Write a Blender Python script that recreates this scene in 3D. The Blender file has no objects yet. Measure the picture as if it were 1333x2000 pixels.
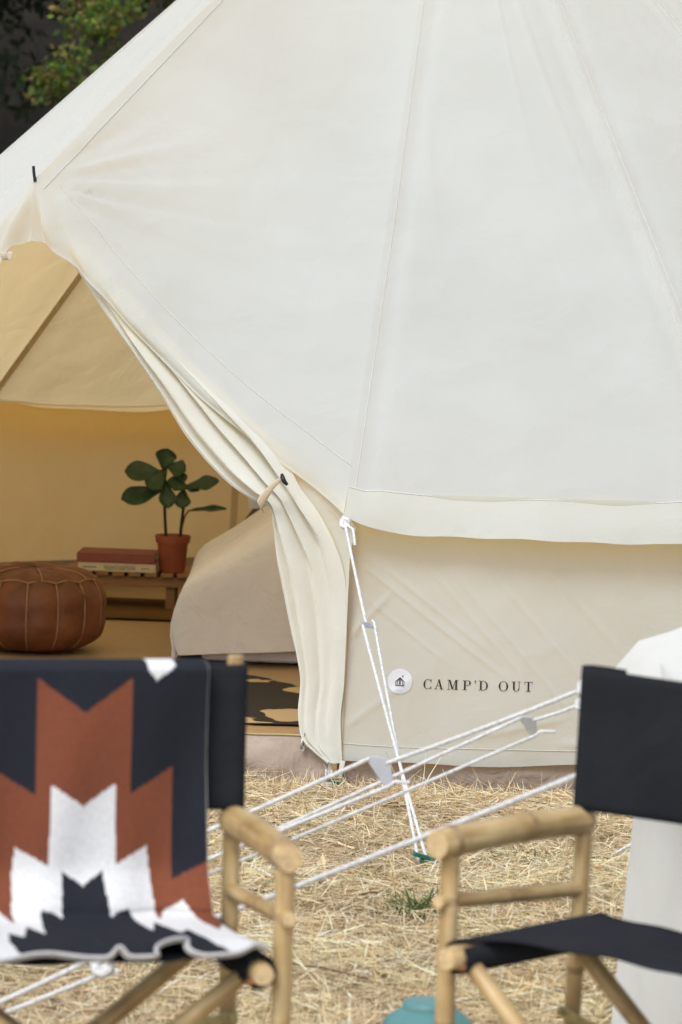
import bpy, bmesh, math, random
import numpy as np
from mathutils import Vector, Matrix, Euler

R_ = math.radians
rnd = random.Random(7)
rng = np.random.default_rng(7)
sc = bpy.context.scene
col = sc.collection

# ------------------------------------------------------------------ camera
cam_d = bpy.data.cameras.new('camera')
cam = bpy.data.objects.new('camera', cam_d)
col.objects.link(cam)
cam_d.sensor_fit = 'VERTICAL'
cam_d.sensor_height = 36.0
cam_d.sensor_width = 24.0
cam_d.lens = 135.0
cam_d.clip_end = 600
cam_d.clip_start = 0.05
cam.location = (0, 0, 1.644)
pitch = math.atan(670 / 7500)
cam.rotation_euler = (Matrix.Rotation(math.pi / 2 - pitch, 3, 'X') @ Matrix.Rotation(R_(2.0), 3, 'Z')).to_euler()
cam_d.dof.use_dof = True
cam_d.dof.focus_distance = 10.2
cam_d.dof.aperture_fstop = 6.6
sc.camera = cam

# ------------------------------------------------------------------ sky, sun, exposure
world = bpy.data.worlds.new('World')
sc.world = world
world.use_nodes = True
wn = world.node_tree
wn.nodes.clear()
w_out = wn.nodes.new('ShaderNodeOutputWorld')
w_bg = wn.nodes.new('ShaderNodeBackground')
sky = wn.nodes.new('ShaderNodeTexSky')
sky.sky_type = 'NISHITA'
sky.sun_disc = False
SUN_EL, SUN_AZ = 52.0, 208.0      # elevation; compass bearing, 0 = +Y, clockwise
sky.sun_elevation = R_(SUN_EL)
sky.sun_rotation = R_(SUN_AZ)
sky.air_density = 1.0
sky.dust_density = 1.5
sky.ozone_density = 1.0
hsv = wn.nodes.new('ShaderNodeHueSaturation')   # an even overcast: the blue is mostly gone
hsv.inputs['Saturation'].default_value = 0.45
wn.links.new(sky.outputs[0], hsv.inputs['Color'])
wn.links.new(hsv.outputs[0], w_bg.inputs['Color'])
w_bg.inputs['Strength'].default_value = 0.15
wn.links.new(w_bg.outputs[0], w_out.inputs['Surface'])

sun_d = bpy.data.lights.new('sun', 'SUN')
sun = bpy.data.objects.new('sun', sun_d)
col.objects.link(sun)
sun_d.energy = 1.25
sun_d.angle = R_(25)
sun_d.color = (1.0, 0.985, 0.96)
sd = Vector((math.sin(R_(SUN_AZ)) * math.cos(R_(SUN_EL)), math.cos(R_(SUN_AZ)) * math.cos(R_(SUN_EL)), math.sin(R_(SUN_EL))))
sun.rotation_euler = sd.to_track_quat('Z', 'Y').to_euler()
sun.location = sd * 30

sc.view_settings.view_transform = 'Standard'
sc.view_settings.look = 'None'
sc.view_settings.exposure = 0.66
sc.view_settings.gamma = 1.0
sc.render.engine = 'CYCLES'
sc.cycles.use_denoising = True
sc.cycles.max_bounces = 10
sc.cycles.diffuse_bounces = 6
sc.cycles.transparent_max_bounces = 8


# ------------------------------------------------------------------ materials
def new_mat(name):
    m = bpy.data.materials.new(name)
    m.use_nodes = True
    nt = m.node_tree
    nt.nodes.clear()
    out = nt.nodes.new('ShaderNodeOutputMaterial')
    return m, nt, out


def node(nt, kind, **kw):
    n = nt.nodes.new(kind)
    for k, v in kw.items():
        if hasattr(n, k):
            setattr(n, k, v)
        else:
            n.inputs[k.replace('_', ' ')].default_value = v
    return n


def rgba(c):
    return (c[0], c[1], c[2], 1.0)


def coords(nt, scale=(1, 1, 1), kind='Object'):
    tc = nt.nodes.new('ShaderNodeTexCoord')
    mp = nt.nodes.new('ShaderNodeMapping')
    mp.inputs['Scale'].default_value = scale
    nt.links.new(tc.outputs[kind], mp.inputs['Vector'])
    return mp.outputs[0]


def noise(nt, vec, scale, detail=3.0, rough=0.5, dist=0.0):
    n = nt.nodes.new('ShaderNodeTexNoise')
    n.inputs['Scale'].default_value = scale
    n.inputs['Detail'].default_value = detail
    n.inputs['Roughness'].default_value = rough
    n.inputs['Distortion'].default_value = dist
    nt.links.new(vec, n.inputs['Vector'])
    return n.outputs['Fac']


def ramp(nt, fac, stops):
    r = nt.nodes.new('ShaderNodeValToRGB')
    el = r.color_ramp.elements
    while len(el) < len(stops):
        el.new(0.5)
    for e, (p, c) in zip(el, stops):
        e.position = p
        e.color = rgba(c)
    nt.links.new(fac, r.inputs['Fac'])
    return r.outputs['Color']


def bump(nt, height, strength, dist, normal=None):
    b = nt.nodes.new('ShaderNodeBump')
    b.inputs['Strength'].default_value = strength
    b.inputs['Distance'].default_value = dist
    nt.links.new(height, b.inputs['Height'])
    if normal is not None:
        nt.links.new(normal, b.inputs['Normal'])
    return b.outputs['Normal']


def fabric(name, c1, c2, trans=None, mix=0.0, wr=0.35, sheen=0.0, wscale=5.0, weave=1.0, crumple=0.0, inner=None):
    """woven cloth: slow colour drift, soft creases, fine weave; trans = colour of the light let through"""
    m, nt, out = new_mat(name)
    v = coords(nt)
    drift = noise(nt, v, 2.2, 5, 0.6)
    colr = ramp(nt, drift, [(0.3, c1), (0.72, c2)])
    creases = noise(nt, v, wscale, 4, 0.55, 0.8)
    wv = noise(nt, v, 420.0, 2, 0.6)
    n1 = bump(nt, creases, wr, 0.03)
    if crumple:
        # pressed-in creases left from packing: facets with sharp borders
        wn_ = nt.nodes.new('ShaderNodeTexNoise')
        wn_.inputs['Scale'].default_value = 2.5
        nt.links.new(v, wn_.inputs['Vector'])
        ad = nt.nodes.new('ShaderNodeVectorMath')
        ad.operation = 'MULTIPLY_ADD'
        ad.inputs[1].default_value = (0.5, 0.5, 0.5)
        nt.links.new(wn_.outputs['Color'], ad.inputs[0])
        nt.links.new(v, ad.inputs[2])
        vo = nt.nodes.new('ShaderNodeTexVoronoi')
        vo.inputs['Scale'].default_value = 4.2
        vo.inputs['Randomness'].default_value = 1.0
        nt.links.new(ad.outputs[0], vo.inputs['Vector'])
        n1 = bump(nt, vo.outputs['Distance'], crumple, 0.03, n1)
    n2 = bump(nt, wv, 0.25 * weave, 0.0008, n1)
    d = nt.nodes.new('ShaderNodeBsdfDiffuse')
    d.inputs['Roughness'].default_value = 0.6
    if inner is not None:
        # warm glow of light through the cloth, painted into the inner face colour
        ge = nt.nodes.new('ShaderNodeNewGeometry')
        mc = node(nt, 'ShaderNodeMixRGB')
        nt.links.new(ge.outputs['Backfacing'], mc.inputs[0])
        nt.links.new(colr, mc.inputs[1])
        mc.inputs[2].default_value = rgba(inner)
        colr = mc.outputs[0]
    nt.links.new(colr, d.inputs['Color'])
    nt.links.new(n2, d.inputs['Normal'])
    sh = d.outputs[0]
    if trans is not None:
        t = nt.nodes.new('ShaderNodeBsdfTranslucent')
        t.inputs['Color'].default_value = rgba(trans)
        nt.links.new(n2, t.inputs['Normal'])
        mx = nt.nodes.new('ShaderNodeMixShader')
        mx.inputs[0].default_value = mix
        nt.links.new(sh, mx.inputs[1])
        nt.links.new(t.outputs[0], mx.inputs[2])
        sh = mx.outputs[0]
    nt.links.new(sh, out.inputs['Surface'])
    return m


def plain(name, c, rough=0.5, metal=0.0, var=0.12, scale=30.0, bmp=0.0, spec=0.5):
    m, nt, out = new_mat(name)
    v = coords(nt)
    f = noise(nt, v, scale, 4, 0.6)
    lo = tuple(x * (1 - var) for x in c)
    hi = tuple(min(1, x * (1 + var)) for x in c)
    cc = ramp(nt, f, [(0.3, lo), (0.7, hi)])
    p = nt.nodes.new('ShaderNodeBsdfPrincipled')
    nt.links.new(cc, p.inputs['Base Color'])
    p.inputs['Roughness'].default_value = rough
    p.inputs['Metallic'].default_value = metal
    p.inputs['Specular IOR Level'].default_value = spec
    if bmp:
        nt.links.new(bump(nt, f, bmp, 0.004), p.inputs['Normal'])
    nt.links.new(p.outputs[0], out.inputs['Surface'])
    return m


def attr_mat(name, rough=0.8, trans=0.0, fuzz=0.0, spec=0.2):
    """colour of the thing itself stored per piece"""
    m, nt, out = new_mat(name)
    a = nt.nodes.new('ShaderNodeAttribute')
    a.attribute_name = 'col'
    p = nt.nodes.new('ShaderNodeBsdfPrincipled')
    p.inputs['Roughness'].default_value = rough
    p.inputs['Specular IOR Level'].default_value = spec
    nt.links.new(a.outputs['Color'], p.inputs['Base Color'])
    sh = p.outputs[0]
    if fuzz:
        v = coords(nt)
        nt.links.new(bump(nt, noise(nt, v, 260, 3, 0.7), fuzz, 0.003), p.inputs['Normal'])
    if trans:
        t = nt.nodes.new('ShaderNodeBsdfTranslucent')
        nt.links.new(a.outputs['Color'], t.inputs['Color'])
        mx = nt.nodes.new('ShaderNodeMixShader')
        mx.inputs[0].default_value = trans
        nt.links.new(sh, mx.inputs[1])
        nt.links.new(t.outputs[0], mx.inputs[2])
        sh = mx.outputs[0]
    nt.links.new(sh, out.inputs['Surface'])
    return m


def bamboo_mat():
    m, nt, out = new_mat('bamboo')
    v = coords(nt, (70, 70, 5))
    f = noise(nt, v, 1.0, 5, 0.65)
    v2 = coords(nt, (9, 9, 9))
    f2 = noise(nt, v2, 1.0, 3, 0.5)
    c1 = ramp(nt, f, [(0.22, (0.30, 0.19, 0.08)), (0.5, (0.56, 0.405, 0.195)), (0.75, (0.74, 0.59, 0.34))])
    c2 = ramp(nt, f2, [(0.33, (0.60, 0.52, 0.42)), (0.62, (1.0, 1.0, 1.0))])
    mx = node(nt, 'ShaderNodeMixRGB', blend_type='MULTIPLY')
    mx.inputs[0].default_value = 1.0
    nt.links.new(c1, mx.inputs[1])
    nt.links.new(c2, mx.inputs[2])
    p = nt.nodes.new('ShaderNodeBsdfPrincipled')
    nt.links.new(mx.outputs[0], p.inputs['Base Color'])
    p.inputs['Roughness'].default_value = 0.42
    p.inputs['Specular IOR Level'].default_value = 0.35
    nt.links.new(bump(nt, f, 0.2, 0.002), p.inputs['Normal'])
    nt.links.new(p.outputs[0], out.inputs['Surface'])
    return m


def wood_mat(name, dark, light, scale=(3, 60, 60)):
    m, nt, out = new_mat(name)
    f = noise(nt, coords(nt, scale), 1.0, 6, 0.6, 0.6)
    c = ramp(nt, f, [(0.3, dark), (0.7, light)])
    p = nt.nodes.new('ShaderNodeBsdfPrincipled')
    nt.links.new(c, p.inputs['Base Color'])
    p.inputs['Roughness'].default_value = 0.5
    nt.links.new(bump(nt, f, 0.2, 0.002), p.inputs['Normal'])
    nt.links.new(p.outputs[0], out.inputs['Surface'])
    return m


def spots_mat(name, a, b, scale, th, rough=0.9):
    m, nt, out = new_mat(name)
    v = coords(nt)
    f = noise(nt, v, scale, 3, 0.45, 0.6)
    c = ramp(nt, f, [(th - 0.004, a), (th + 0.004, b)])
    g = noise(nt, v, 260, 2, 0.7)
    p = nt.nodes.new('ShaderNodeBsdfPrincipled')
    nt.links.new(c, p.inputs['Base Color'])
    p.inputs['Roughness'].default_value = rough
    nt.links.new(bump(nt, g, 0.4, 0.003), p.inputs['Normal'])
    nt.links.new(p.outputs[0], out.inputs['Surface'])
    return m


def ground_mat():
    m, nt, out = new_mat('dry_meadow_soil')
    v = coords(nt)
    f = noise(nt, v, 3.0, 6, 0.65)
    g = noise(nt, v, 45.0, 4, 0.7)
    c1 = ramp(nt, f, [(0.3, (0.28, 0.215, 0.13)), (0.55, (0.44, 0.345, 0.22)), (0.75, (0.55, 0.45, 0.31))])
    c2 = ramp(nt, g, [(0.3, (0.6, 0.55, 0.5)), (0.7, (1, 1, 1))])
    mx = node(nt, 'ShaderNodeMixRGB', blend_type='MULTIPLY')
    mx.inputs[0].default_value = 0.9
    nt.links.new(c1, mx.inputs[1])
    nt.links.new(c2, mx.inputs[2])
    p = nt.nodes.new('ShaderNodeBsdfPrincipled')
    nt.links.new(mx.outputs[0], p.inputs['Base Color'])
    p.inputs['Roughness'].default_value = 0.95
    p.inputs['Specular IOR Level'].default_value = 0.1
    nt.links.new(bump(nt, g, 0.8, 0.02), p.inputs['Normal'])
    nt.links.new(p.outputs[0], out.inputs['Surface'])
    return m


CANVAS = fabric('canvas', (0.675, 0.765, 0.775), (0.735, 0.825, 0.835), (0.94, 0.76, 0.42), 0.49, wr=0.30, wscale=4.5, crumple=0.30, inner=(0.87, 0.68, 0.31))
CANVAS2 = fabric('canvas_of_neighbour', (0.575, 0.575, 0.54), (0.63, 0.63, 0.60), (0.90, 0.82, 0.66), 0.12, wr=0.25, wscale=4.5, crumple=0.35)
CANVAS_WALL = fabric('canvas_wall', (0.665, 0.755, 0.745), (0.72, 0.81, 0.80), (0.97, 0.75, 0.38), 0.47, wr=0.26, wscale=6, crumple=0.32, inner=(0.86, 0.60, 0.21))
FLAP = fabric('canvas_flap', (0.68, 0.69, 0.635), (0.73, 0.745, 0.69), (0.90, 0.74, 0.42), 0.24, wr=0.2, wscale=6)
CANVAS_SEAM = fabric('canvas_doubled', (0.60, 0.50, 0.33), (0.66, 0.56, 0.38), None, 0, wr=0.2)
STITCH = plain('stitching_thread', (0.60, 0.60, 0.56), 0.9, var=0.2, scale=300)
GSHEET = fabric('groundsheet', (0.37, 0.295, 0.24), (0.44, 0.36, 0.30), None, 0, wr=0.8, wscale=9)
NAVY = fabric('navy_cotton', (0.018, 0.019, 0.023), (0.030, 0.0315, 0.036), None, 0, wr=0.35, wscale=7, weave=3)
BAMBOO = bamboo_mat()
BAMBOO_CUT = plain('bamboo_cut_end', (0.62, 0.45, 0.24), 0.7, var=0.25, scale=120)
BAMBOO_JOINT = plain('bamboo_joint', (0.33, 0.22, 0.11), 0.6, var=0.35, scale=90)
BRASS = plain('dull_brass', (0.42, 0.36, 0.18), 0.45, 0.8, var=0.25, scale=60)
COPPER = plain('copper_rivet', (0.65, 0.33, 0.22), 0.35, 0.9)
ROPE = plain('white_rope', (0.64, 0.64, 0.63), 0.9, var=0.22, scale=110, bmp=1.0)
ALU = plain('aluminium', (0.60, 0.61, 0.62), 0.38, 0.85, var=0.08, scale=40)
ALUW = plain('white_slider_plastic', (0.42, 0.43, 0.47), 0.45, 0.0, var=0.05)
GREENPL = plain('green_plastic', (0.01, 0.13, 0.085), 0.4, 0.0, var=0.15)
STEEL = plain('steel', (0.5, 0.5, 0.5), 0.4, 0.9)
BLACK = plain('black_metal', (0.012, 0.012, 0.014), 0.45, 0.3)
TEAL = plain('teal_enamel', (0.10, 0.25, 0.25), 0.4, 0.0, var=0.07, scale=14)
TEALD = plain('dark_teal_enamel', (0.02, 0.09, 0.10), 0.4, 0.0, var=0.07, scale=14)
LEATHER = plain('tan_leather', (0.13, 0.040, 0.013), 0.6, var=0.4, scale=9, bmp=0.25)
LSTITCH = plain('leather_thread', (0.27, 0.15, 0.075), 0.9)
BENCHW = wood_mat('bench_wood', (0.20, 0.095, 0.03), (0.36, 0.19, 0.07))
TERRA = plain('terracotta_plastic', (0.31, 0.085, 0.04), 0.6, var=0.12, scale=20)
SOIL = plain('potting_soil', (0.03, 0.02, 0.013), 0.95, var=0.5, scale=120, bmp=1)
LEAF = plain('fig_leaf', (0.020, 0.055, 0.016), 0.45, var=0.35, scale=26)
STEM = plain('fig_stem', (0.035, 0.02, 0.011), 0.8, var=0.3, scale=60)
LINEN = fabric('beige_linen', (0.62, 0.60, 0.60), (0.70, 0.68, 0.68), None, 0, wr=0.5, wscale=8)
PILLOW = fabric('pale_blue_cotton', (0.50, 0.54, 0.62), (0.56, 0.60, 0.68), None, 0, wr=0.4, wscale=9)
CANE = plain('brown_cane', (0.11, 0.05, 0.015), 0.5, var=0.3, scale=40)
COIR = wood_mat('coir_matting', (0.30, 0.20, 0.10), (0.44, 0.31, 0.17), (30, 240, 30))
BROWNRUG = fabric('brown_rug', (0.10, 0.055, 0.022), (0.16, 0.09, 0.038), None, 0, wr=0.5)
HIDE = spots_mat('cowhide', (0.012, 0.009, 0.006), (0.46, 0.34, 0.20), 4.2, 0.59)
PAPER = plain('book_paper', (0.62, 0.55, 0.44), 0.9, var=0.15, scale=400)
BOOKR = plain('red_book_cloth', (0.24, 0.075, 0.06), 0.7, var=0.1)
BOOKW = plain('cream_book_jacket', (0.62, 0.54, 0.40), 0.6, var=0.06)
INK = plain('black_print', (0.015, 0.014, 0.013), 0.8)
INKB = plain('faded_print', (0.16, 0.13, 0.10), 0.8)
PATCH = plain('white_print', (0.60, 0.60, 0.62), 0.8, var=0.02)
STRAW = attr_mat('straw', 0.75, 0.15, spec=0.25)
FOLIAGE = attr_mat('foliage', 0.6, 0.35, spec=0.3)
KNIT = attr_mat('knitted_wool', 0.95, 0.0, 0.5, spec=0.1)
BARK = plain('bark', (0.055, 0.042, 0.032), 0.95, var=0.6, scale=7, bmp=1)
EARTH = ground_mat()
BANK = plain('leaf_litter', (0.022, 0.018, 0.013), 0.98, var=0.7, scale=2.0, bmp=1)
ZIP = plain('brass_zip', (0.45, 0.36, 0.18), 0.5, 0.6, var=0.3, scale=600)


# ------------------------------------------------------------------ mesh helpers
def link(o, parent=None):
    col.objects.link(o)
    if parent is not None:
        o.parent = parent
    return o


def tag(o, label=None, cat=None, group=None, kind=None):
    if label: o['label'] = label
    if cat: o['category'] = cat
    if group: o['group'] = group
    if kind: o['kind'] = kind
    return o


def empty(name, loc=(0, 0, 0), rz=0.0):
    o = bpy.data.objects.new(name, None)
    o.empty_display_size = 0.1
    o.location = loc
    o.rotation_euler = (0, 0, rz)
    return link(o)


class MB:
    """collects shapes, then builds ONE mesh object"""

    def __init__(s):
        s.v, s.f, s.m = [], [], []

    def add(s, verts, faces, mi=0):
        b = len(s.v)
        s.v.extend([tuple(p) for p in verts])
        s.f.extend([tuple(i + b for i in f) for f in faces])
        s.m.extend([mi] * len(faces))

    def grid(s, P, mi=0, closed=False):
        n, m = len(P), len(P[0])
        verts = [p for row in P for p in row]
        fs = []
        for i in range(n - 1):
            for j in range(m - 1 + (1 if closed else 0)):
                k = (j + 1) % m
                fs.append((i * m + j, i * m + k, (i + 1) * m + k, (i + 1) * m + j))
        s.add(verts, fs, mi)

    def tube(s, pts, r, seg=10, caps=True, mi=0, cap_mi=None, flat=None):
        pts = [Vector(p) for p in pts]
        n = len(pts)
        rr = r if isinstance(r, (list, tuple)) else [r] * n
        tang = []
        for i in range(n):
            a, b = pts[max(0, i - 1)], pts[min(n - 1, i + 1)]
            t = (b - a)
            tang.append(t.normalized() if t.length > 1e-9 else Vector((0, 0, 1)))
        ref = Vector((0, 0, 1)) if abs(tang[0].z) < 0.9 else Vector((1, 0, 0))
        nx = tang[0].cross(ref).normalized()
        rings = []
        for i in range(n):
            nx = (nx - tang[i] * nx.dot(tang[i])).normalized()
            ny = tang[i].cross(nx)
            rings.append([pts[i] + (nx * math.cos(2 * math.pi * k / seg) + ny * math.sin(2 * math.pi * k / seg) * (flat or 1)) * rr[i] for k in range(seg)])
        s.grid(rings, mi, closed=True)
        if caps:
            cm = mi if cap_mi is None else cap_mi
            s.add(rings[0], [tuple(range(seg))[::-1]], cm)
            s.add(rings[-1], [tuple(range(seg))], cm)

    def box(s, c, d, rot=None, mi=0, bev=0.0):
        x, y, z = d[0] / 2, d[1] / 2, d[2] / 2
        vs = [Vector((a * x, b * y, e * z)) for a in (-1, 1) for b in (-1, 1) for e in (-1, 1)]
        if rot is not None:
            vs = [rot @ q for q in vs]
        vs = [q + Vector(c) for q in vs]
        s.add(vs, [(0, 1, 3, 2), (4, 6, 7, 5), (0, 4, 5, 1), (2, 3, 7, 6), (0, 2, 6, 4), (1, 5, 7, 3)], mi)

    def lathe(s, prof, seg=24, c=(0, 0, 0), mi=0):
        P = [[(c[0] + r * math.cos(2 * math.pi * k / seg), c[1] + r * math.sin(2 * math.pi * k / seg), c[2] + z) for k in range(seg)] for r, z in prof]
        s.grid(P, mi, closed=True)

    def blob(s, c, r, seg=8, rings=6, sc_=(1, 1, 1), seed=0, amp=0.0, mi=0):
        q = random.Random(seed)
        P = []
        for i in range(rings + 1):
            th = math.pi * i / rings
            row = []
            for k in range(seg):
                ph = 2 * math.pi * k / seg
                a = r * (1 + amp * q.uniform(-1, 1))
                row.append((c[0] + sc_[0] * a * math.sin(th) * math.cos(ph), c[1] + sc_[1] * a * math.sin(th) * math.sin(ph), c[2] + sc_[2] * a * math.cos(th)))
            P.append(row)
        s.grid(P, mi, closed=True)

    def build(s, name, mat, parent=None, smooth=True, bevel=0.0, solid=0.0, sharp=None):
        me = bpy.data.meshes.new(name)
        me.from_pydata([tuple(p) for p in s.v], [], s.f)
        for m in (mat if isinstance(mat, (list, tuple)) else [mat]):
            me.materials.append(m)
        if any(s.m):
            me.polygons.foreach_set('material_index', s.m)
        me.polygons.foreach_set('use_smooth', [smooth] * len(me.polygons))
        me.update()
        if smooth and sharp:
            me.set_sharp_from_angle(angle=R_(sharp))
        o = bpy.data.objects.new(name, me)
        link(o, parent)
        if bevel:
            b = o.modifiers.new('bevel', 'BEVEL')
            b.width = bevel
            b.segments = 2
            b.limit_method = 'ANGLE'
        if solid:
            b = o.modifiers.new('thick', 'SOLIDIFY')
            b.thickness = solid
            b.offset = 0
        return o


def np_mesh(name, V, F, mat, colors=None, parent=None, smooth=False):
    """V (n,3), F (m,4) quads; colors (n,3) per vertex"""
    me = bpy.data.meshes.new(name)
    n, m, k = len(V), len(F), F.shape[1]
    me.vertices.add(n)
    me.vertices.foreach_set('co', np.ascontiguousarray(V, np.float32).ravel())
    me.loops.add(m * k)
    me.loops.foreach_set('vertex_index', np.ascontiguousarray(F, np.int32).ravel())
    me.polygons.add(m)
    me.polygons.foreach_set('loop_start', np.arange(0, m * k, k, dtype=np.int32))
    me.polygons.foreach_set('loop_total', np.full(m, k, np.int32))
    me.polygons.foreach_set('use_smooth', np.full(m, smooth, bool))
    me.update(calc_edges=True)
    me.validate()
    if colors is not None:
        a = me.color_attributes.new('col', 'FLOAT_COLOR', 'POINT')
        c4 = np.ones((n, 4), np.float32)
        c4[:, :3] = colors
        a.data.foreach_set('color', c4.ravel())
    me.materials.append(mat)
    o = bpy.data.objects.new(name, me)
    return link(o, parent)


def wob(x, y, seed=0, oct=4):
    """cheap smooth noise, about -1..1"""
    q = np.random.default_rng(seed)
    t = 0
    a = 1.0
    for k in range(oct):
        for _ in range(3):
            an = q.uniform(0, 6.283)
            f = 2.0 ** k * q.uniform(0.7, 1.4)
            t = t + a * math.sin(f * (x * math.cos(an) + y * math.sin(an)) * 2.2 + q.uniform(0, 6.283)) / 3
        a *= 0.5
    return t


class Wob:
    def __init__(s, seed, oct=4, base=2.2, fall=0.5):
        q = random.Random(seed)
        s.k = []
        a = 1.0
        for k in range(oct):
            for _ in range(4):
                an = q.uniform(0, 6.283)
                f = 2.0 ** k * q.uniform(0.7, 1.4) * base
                s.k.append((f * math.cos(an), f * math.sin(an), q.uniform(0, 6.283), a / 3))
            a *= fall

    def __call__(s, x, y):
        return sum(a * math.sin(fx * x + fy * y + p) for fx, fy, p, a in s.k)


def lerp(a, b, t):
    return a + (b - a) * t


def interp_pts(pts, n):
    """Catmull-Rom through pts, n samples"""
    P = [Vector(p) for p in pts]
    P = [P[0] * 2 - P[1]] + P + [P[-1] * 2 - P[-2]]
    m = len(P) - 3
    out = []
    for i in range(n):
        t = i / (n - 1) * m
        k = min(int(t), m - 1)
        f = t - k
        a, b, c, d = P[k:k + 4]
        out.append(0.5 * ((2 * b) + (c - a) * f + (2 * a - 5 * b + 4 * c - d) * f * f + (3 * b - a - 3 * c + d) * f ** 3))
    return out


def smoothstep(a, b, x):
    t = max(0.0, min(1.0, (x - a) / (b - a)))
    return t * t * (3 - 2 * t)


# ------------------------------------------------------------------ ground and bank
def build_ground():
    xs = np.concatenate([np.linspace(-150, -8, 12), np.linspace(-6, 6, 49), np.linspace(8, 150, 12)])
    ys = np.concatenate([np.linspace(-60, 0, 8), np.linspace(2, 18, 65), np.linspace(20, 200, 16)])
    W = Wob(3, 4, 1.1)
    mb = MB()
    P = [[(x, y, 0.008 * W(x * 2, y * 2) - 0.012 if abs(x) < 7 and y < 19 else -0.02) for x in xs] for y in ys]
    mb.grid(P)
    o = mb.build('ground', EARTH)
    tag(o, kind='structure')
    W2 = Wob(5, 5, 0.35)
    mb = MB()
    P = []
    for y in np.linspace(0, 1, 26):
        row = []
        for x in np.linspace(-40, 40, 81):
            z = -0.3 + 13 * y ** 0.8 + 0.35 * W2(x, y * 20)
            row.append((x, 27 + 9 * y + 0.5 * W2(x + 9, y * 20 + 5), z))
        P.append(row)
    mb.grid(P)
    tag(mb.build('wooded_bank', BANK), kind='structure')


build_ground()

# ------------------------------------------------------------------ the bell tent
TC = Vector((0.35, 12.643, 0))
AZ0 = -7.82
STEP = 25.7
APEX = Vector((0.29, 12.643, 3.0))
DOOR_L = 2.1683
DT = Vector((-0.834, 0.552, 0.0)).normalized()      # along the door, from its right foot to its left foot
DN = Vector((-0.552, -0.834, 0.0)).normalized()     # out of the door
DC0 = Vector((0.010, 10.166, 0.0))


def ring(az, r, z):
    a = R_(az)
    return Vector((TC.x + r * math.sin(a), TC.y - r * math.cos(a), z))


def door(s, z, off=0.0):
    return DC0 + DT * s + DN * off + Vector((0, 0, z))


tent = empty('bell_tent', (TC.x, TC.y, 0))
tag(tent, 'large cream canvas bell tent with its door flap tied open', 'tent')


def child(mb, name, mat, parent, **kw):
    """build in world coordinates, then hang under a parent that has a location"""
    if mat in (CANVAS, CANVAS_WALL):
        # outer face outwards, so that the inner face of the cloth carries the painted-in glow
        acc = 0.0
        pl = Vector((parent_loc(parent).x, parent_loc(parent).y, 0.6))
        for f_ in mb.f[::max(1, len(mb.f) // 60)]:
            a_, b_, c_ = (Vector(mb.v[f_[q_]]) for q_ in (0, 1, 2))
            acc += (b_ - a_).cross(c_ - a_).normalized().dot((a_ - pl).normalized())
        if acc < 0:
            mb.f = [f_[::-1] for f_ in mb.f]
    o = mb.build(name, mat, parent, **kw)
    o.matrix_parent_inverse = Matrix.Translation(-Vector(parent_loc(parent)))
    return o


def parent_loc(p):
    v = Vector((0, 0, 0))
    while p is not None:
        if p.type == 'EMPTY' and p.parent is None:
            v = v + p.location
        p = p.parent
    return v


def sub(mb, name, mat, part, **kw):
    """sub-part of a part that already sits in world coordinates through its parent inverse"""
    return mb.build(name, mat, part, **kw)


AZ = [AZ0 + STEP * k for k in range(0, 13)]           # corner bearings; the door lies between AZ[12] (= -59) and AZ[0]
R_CREASE, Z_CREASE = 2.445, 0.800
R_EDGE, Z_EDGE = 2.52, 0.730


def eave(az_a, az_b, u, r, z):
    a, b = ring(az_a, r, z), ring(az_b, r, z)
    ch = a.lerp(b, u)
    ar = ring(lerp(az_a, az_b, u), r, z)
    return ch.lerp(ar, 0.45)


def back_drop(az):
    """the tent is pitched a little lower at the back"""
    return Vector((0, 0, -0.034 * (1 - math.cos(R_(az)))))


def creases(x, y, lst):
    """thin pressed folds: (x0, y0, x1, y1, height, width)"""
    d = 0.0
    for x0, y0, x1, y1, h, w in lst:
        dx, dy = x1 - x0, y1 - y0
        L2 = dx * dx + dy * dy
        t = ((x - x0) * dx + (y - y0) * dy) / L2
        if t < -0.15 or t > 1.15:
            continue
        e = ((x - x0) * dy - (y - y0) * dx) / math.sqrt(L2)
        fade = smoothstep(-0.15, 0.2, t) * (1 - smoothstep(0.75, 1.15, t))
        d += h * math.exp(-(e / w) ** 2) * fade
    return d


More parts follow.
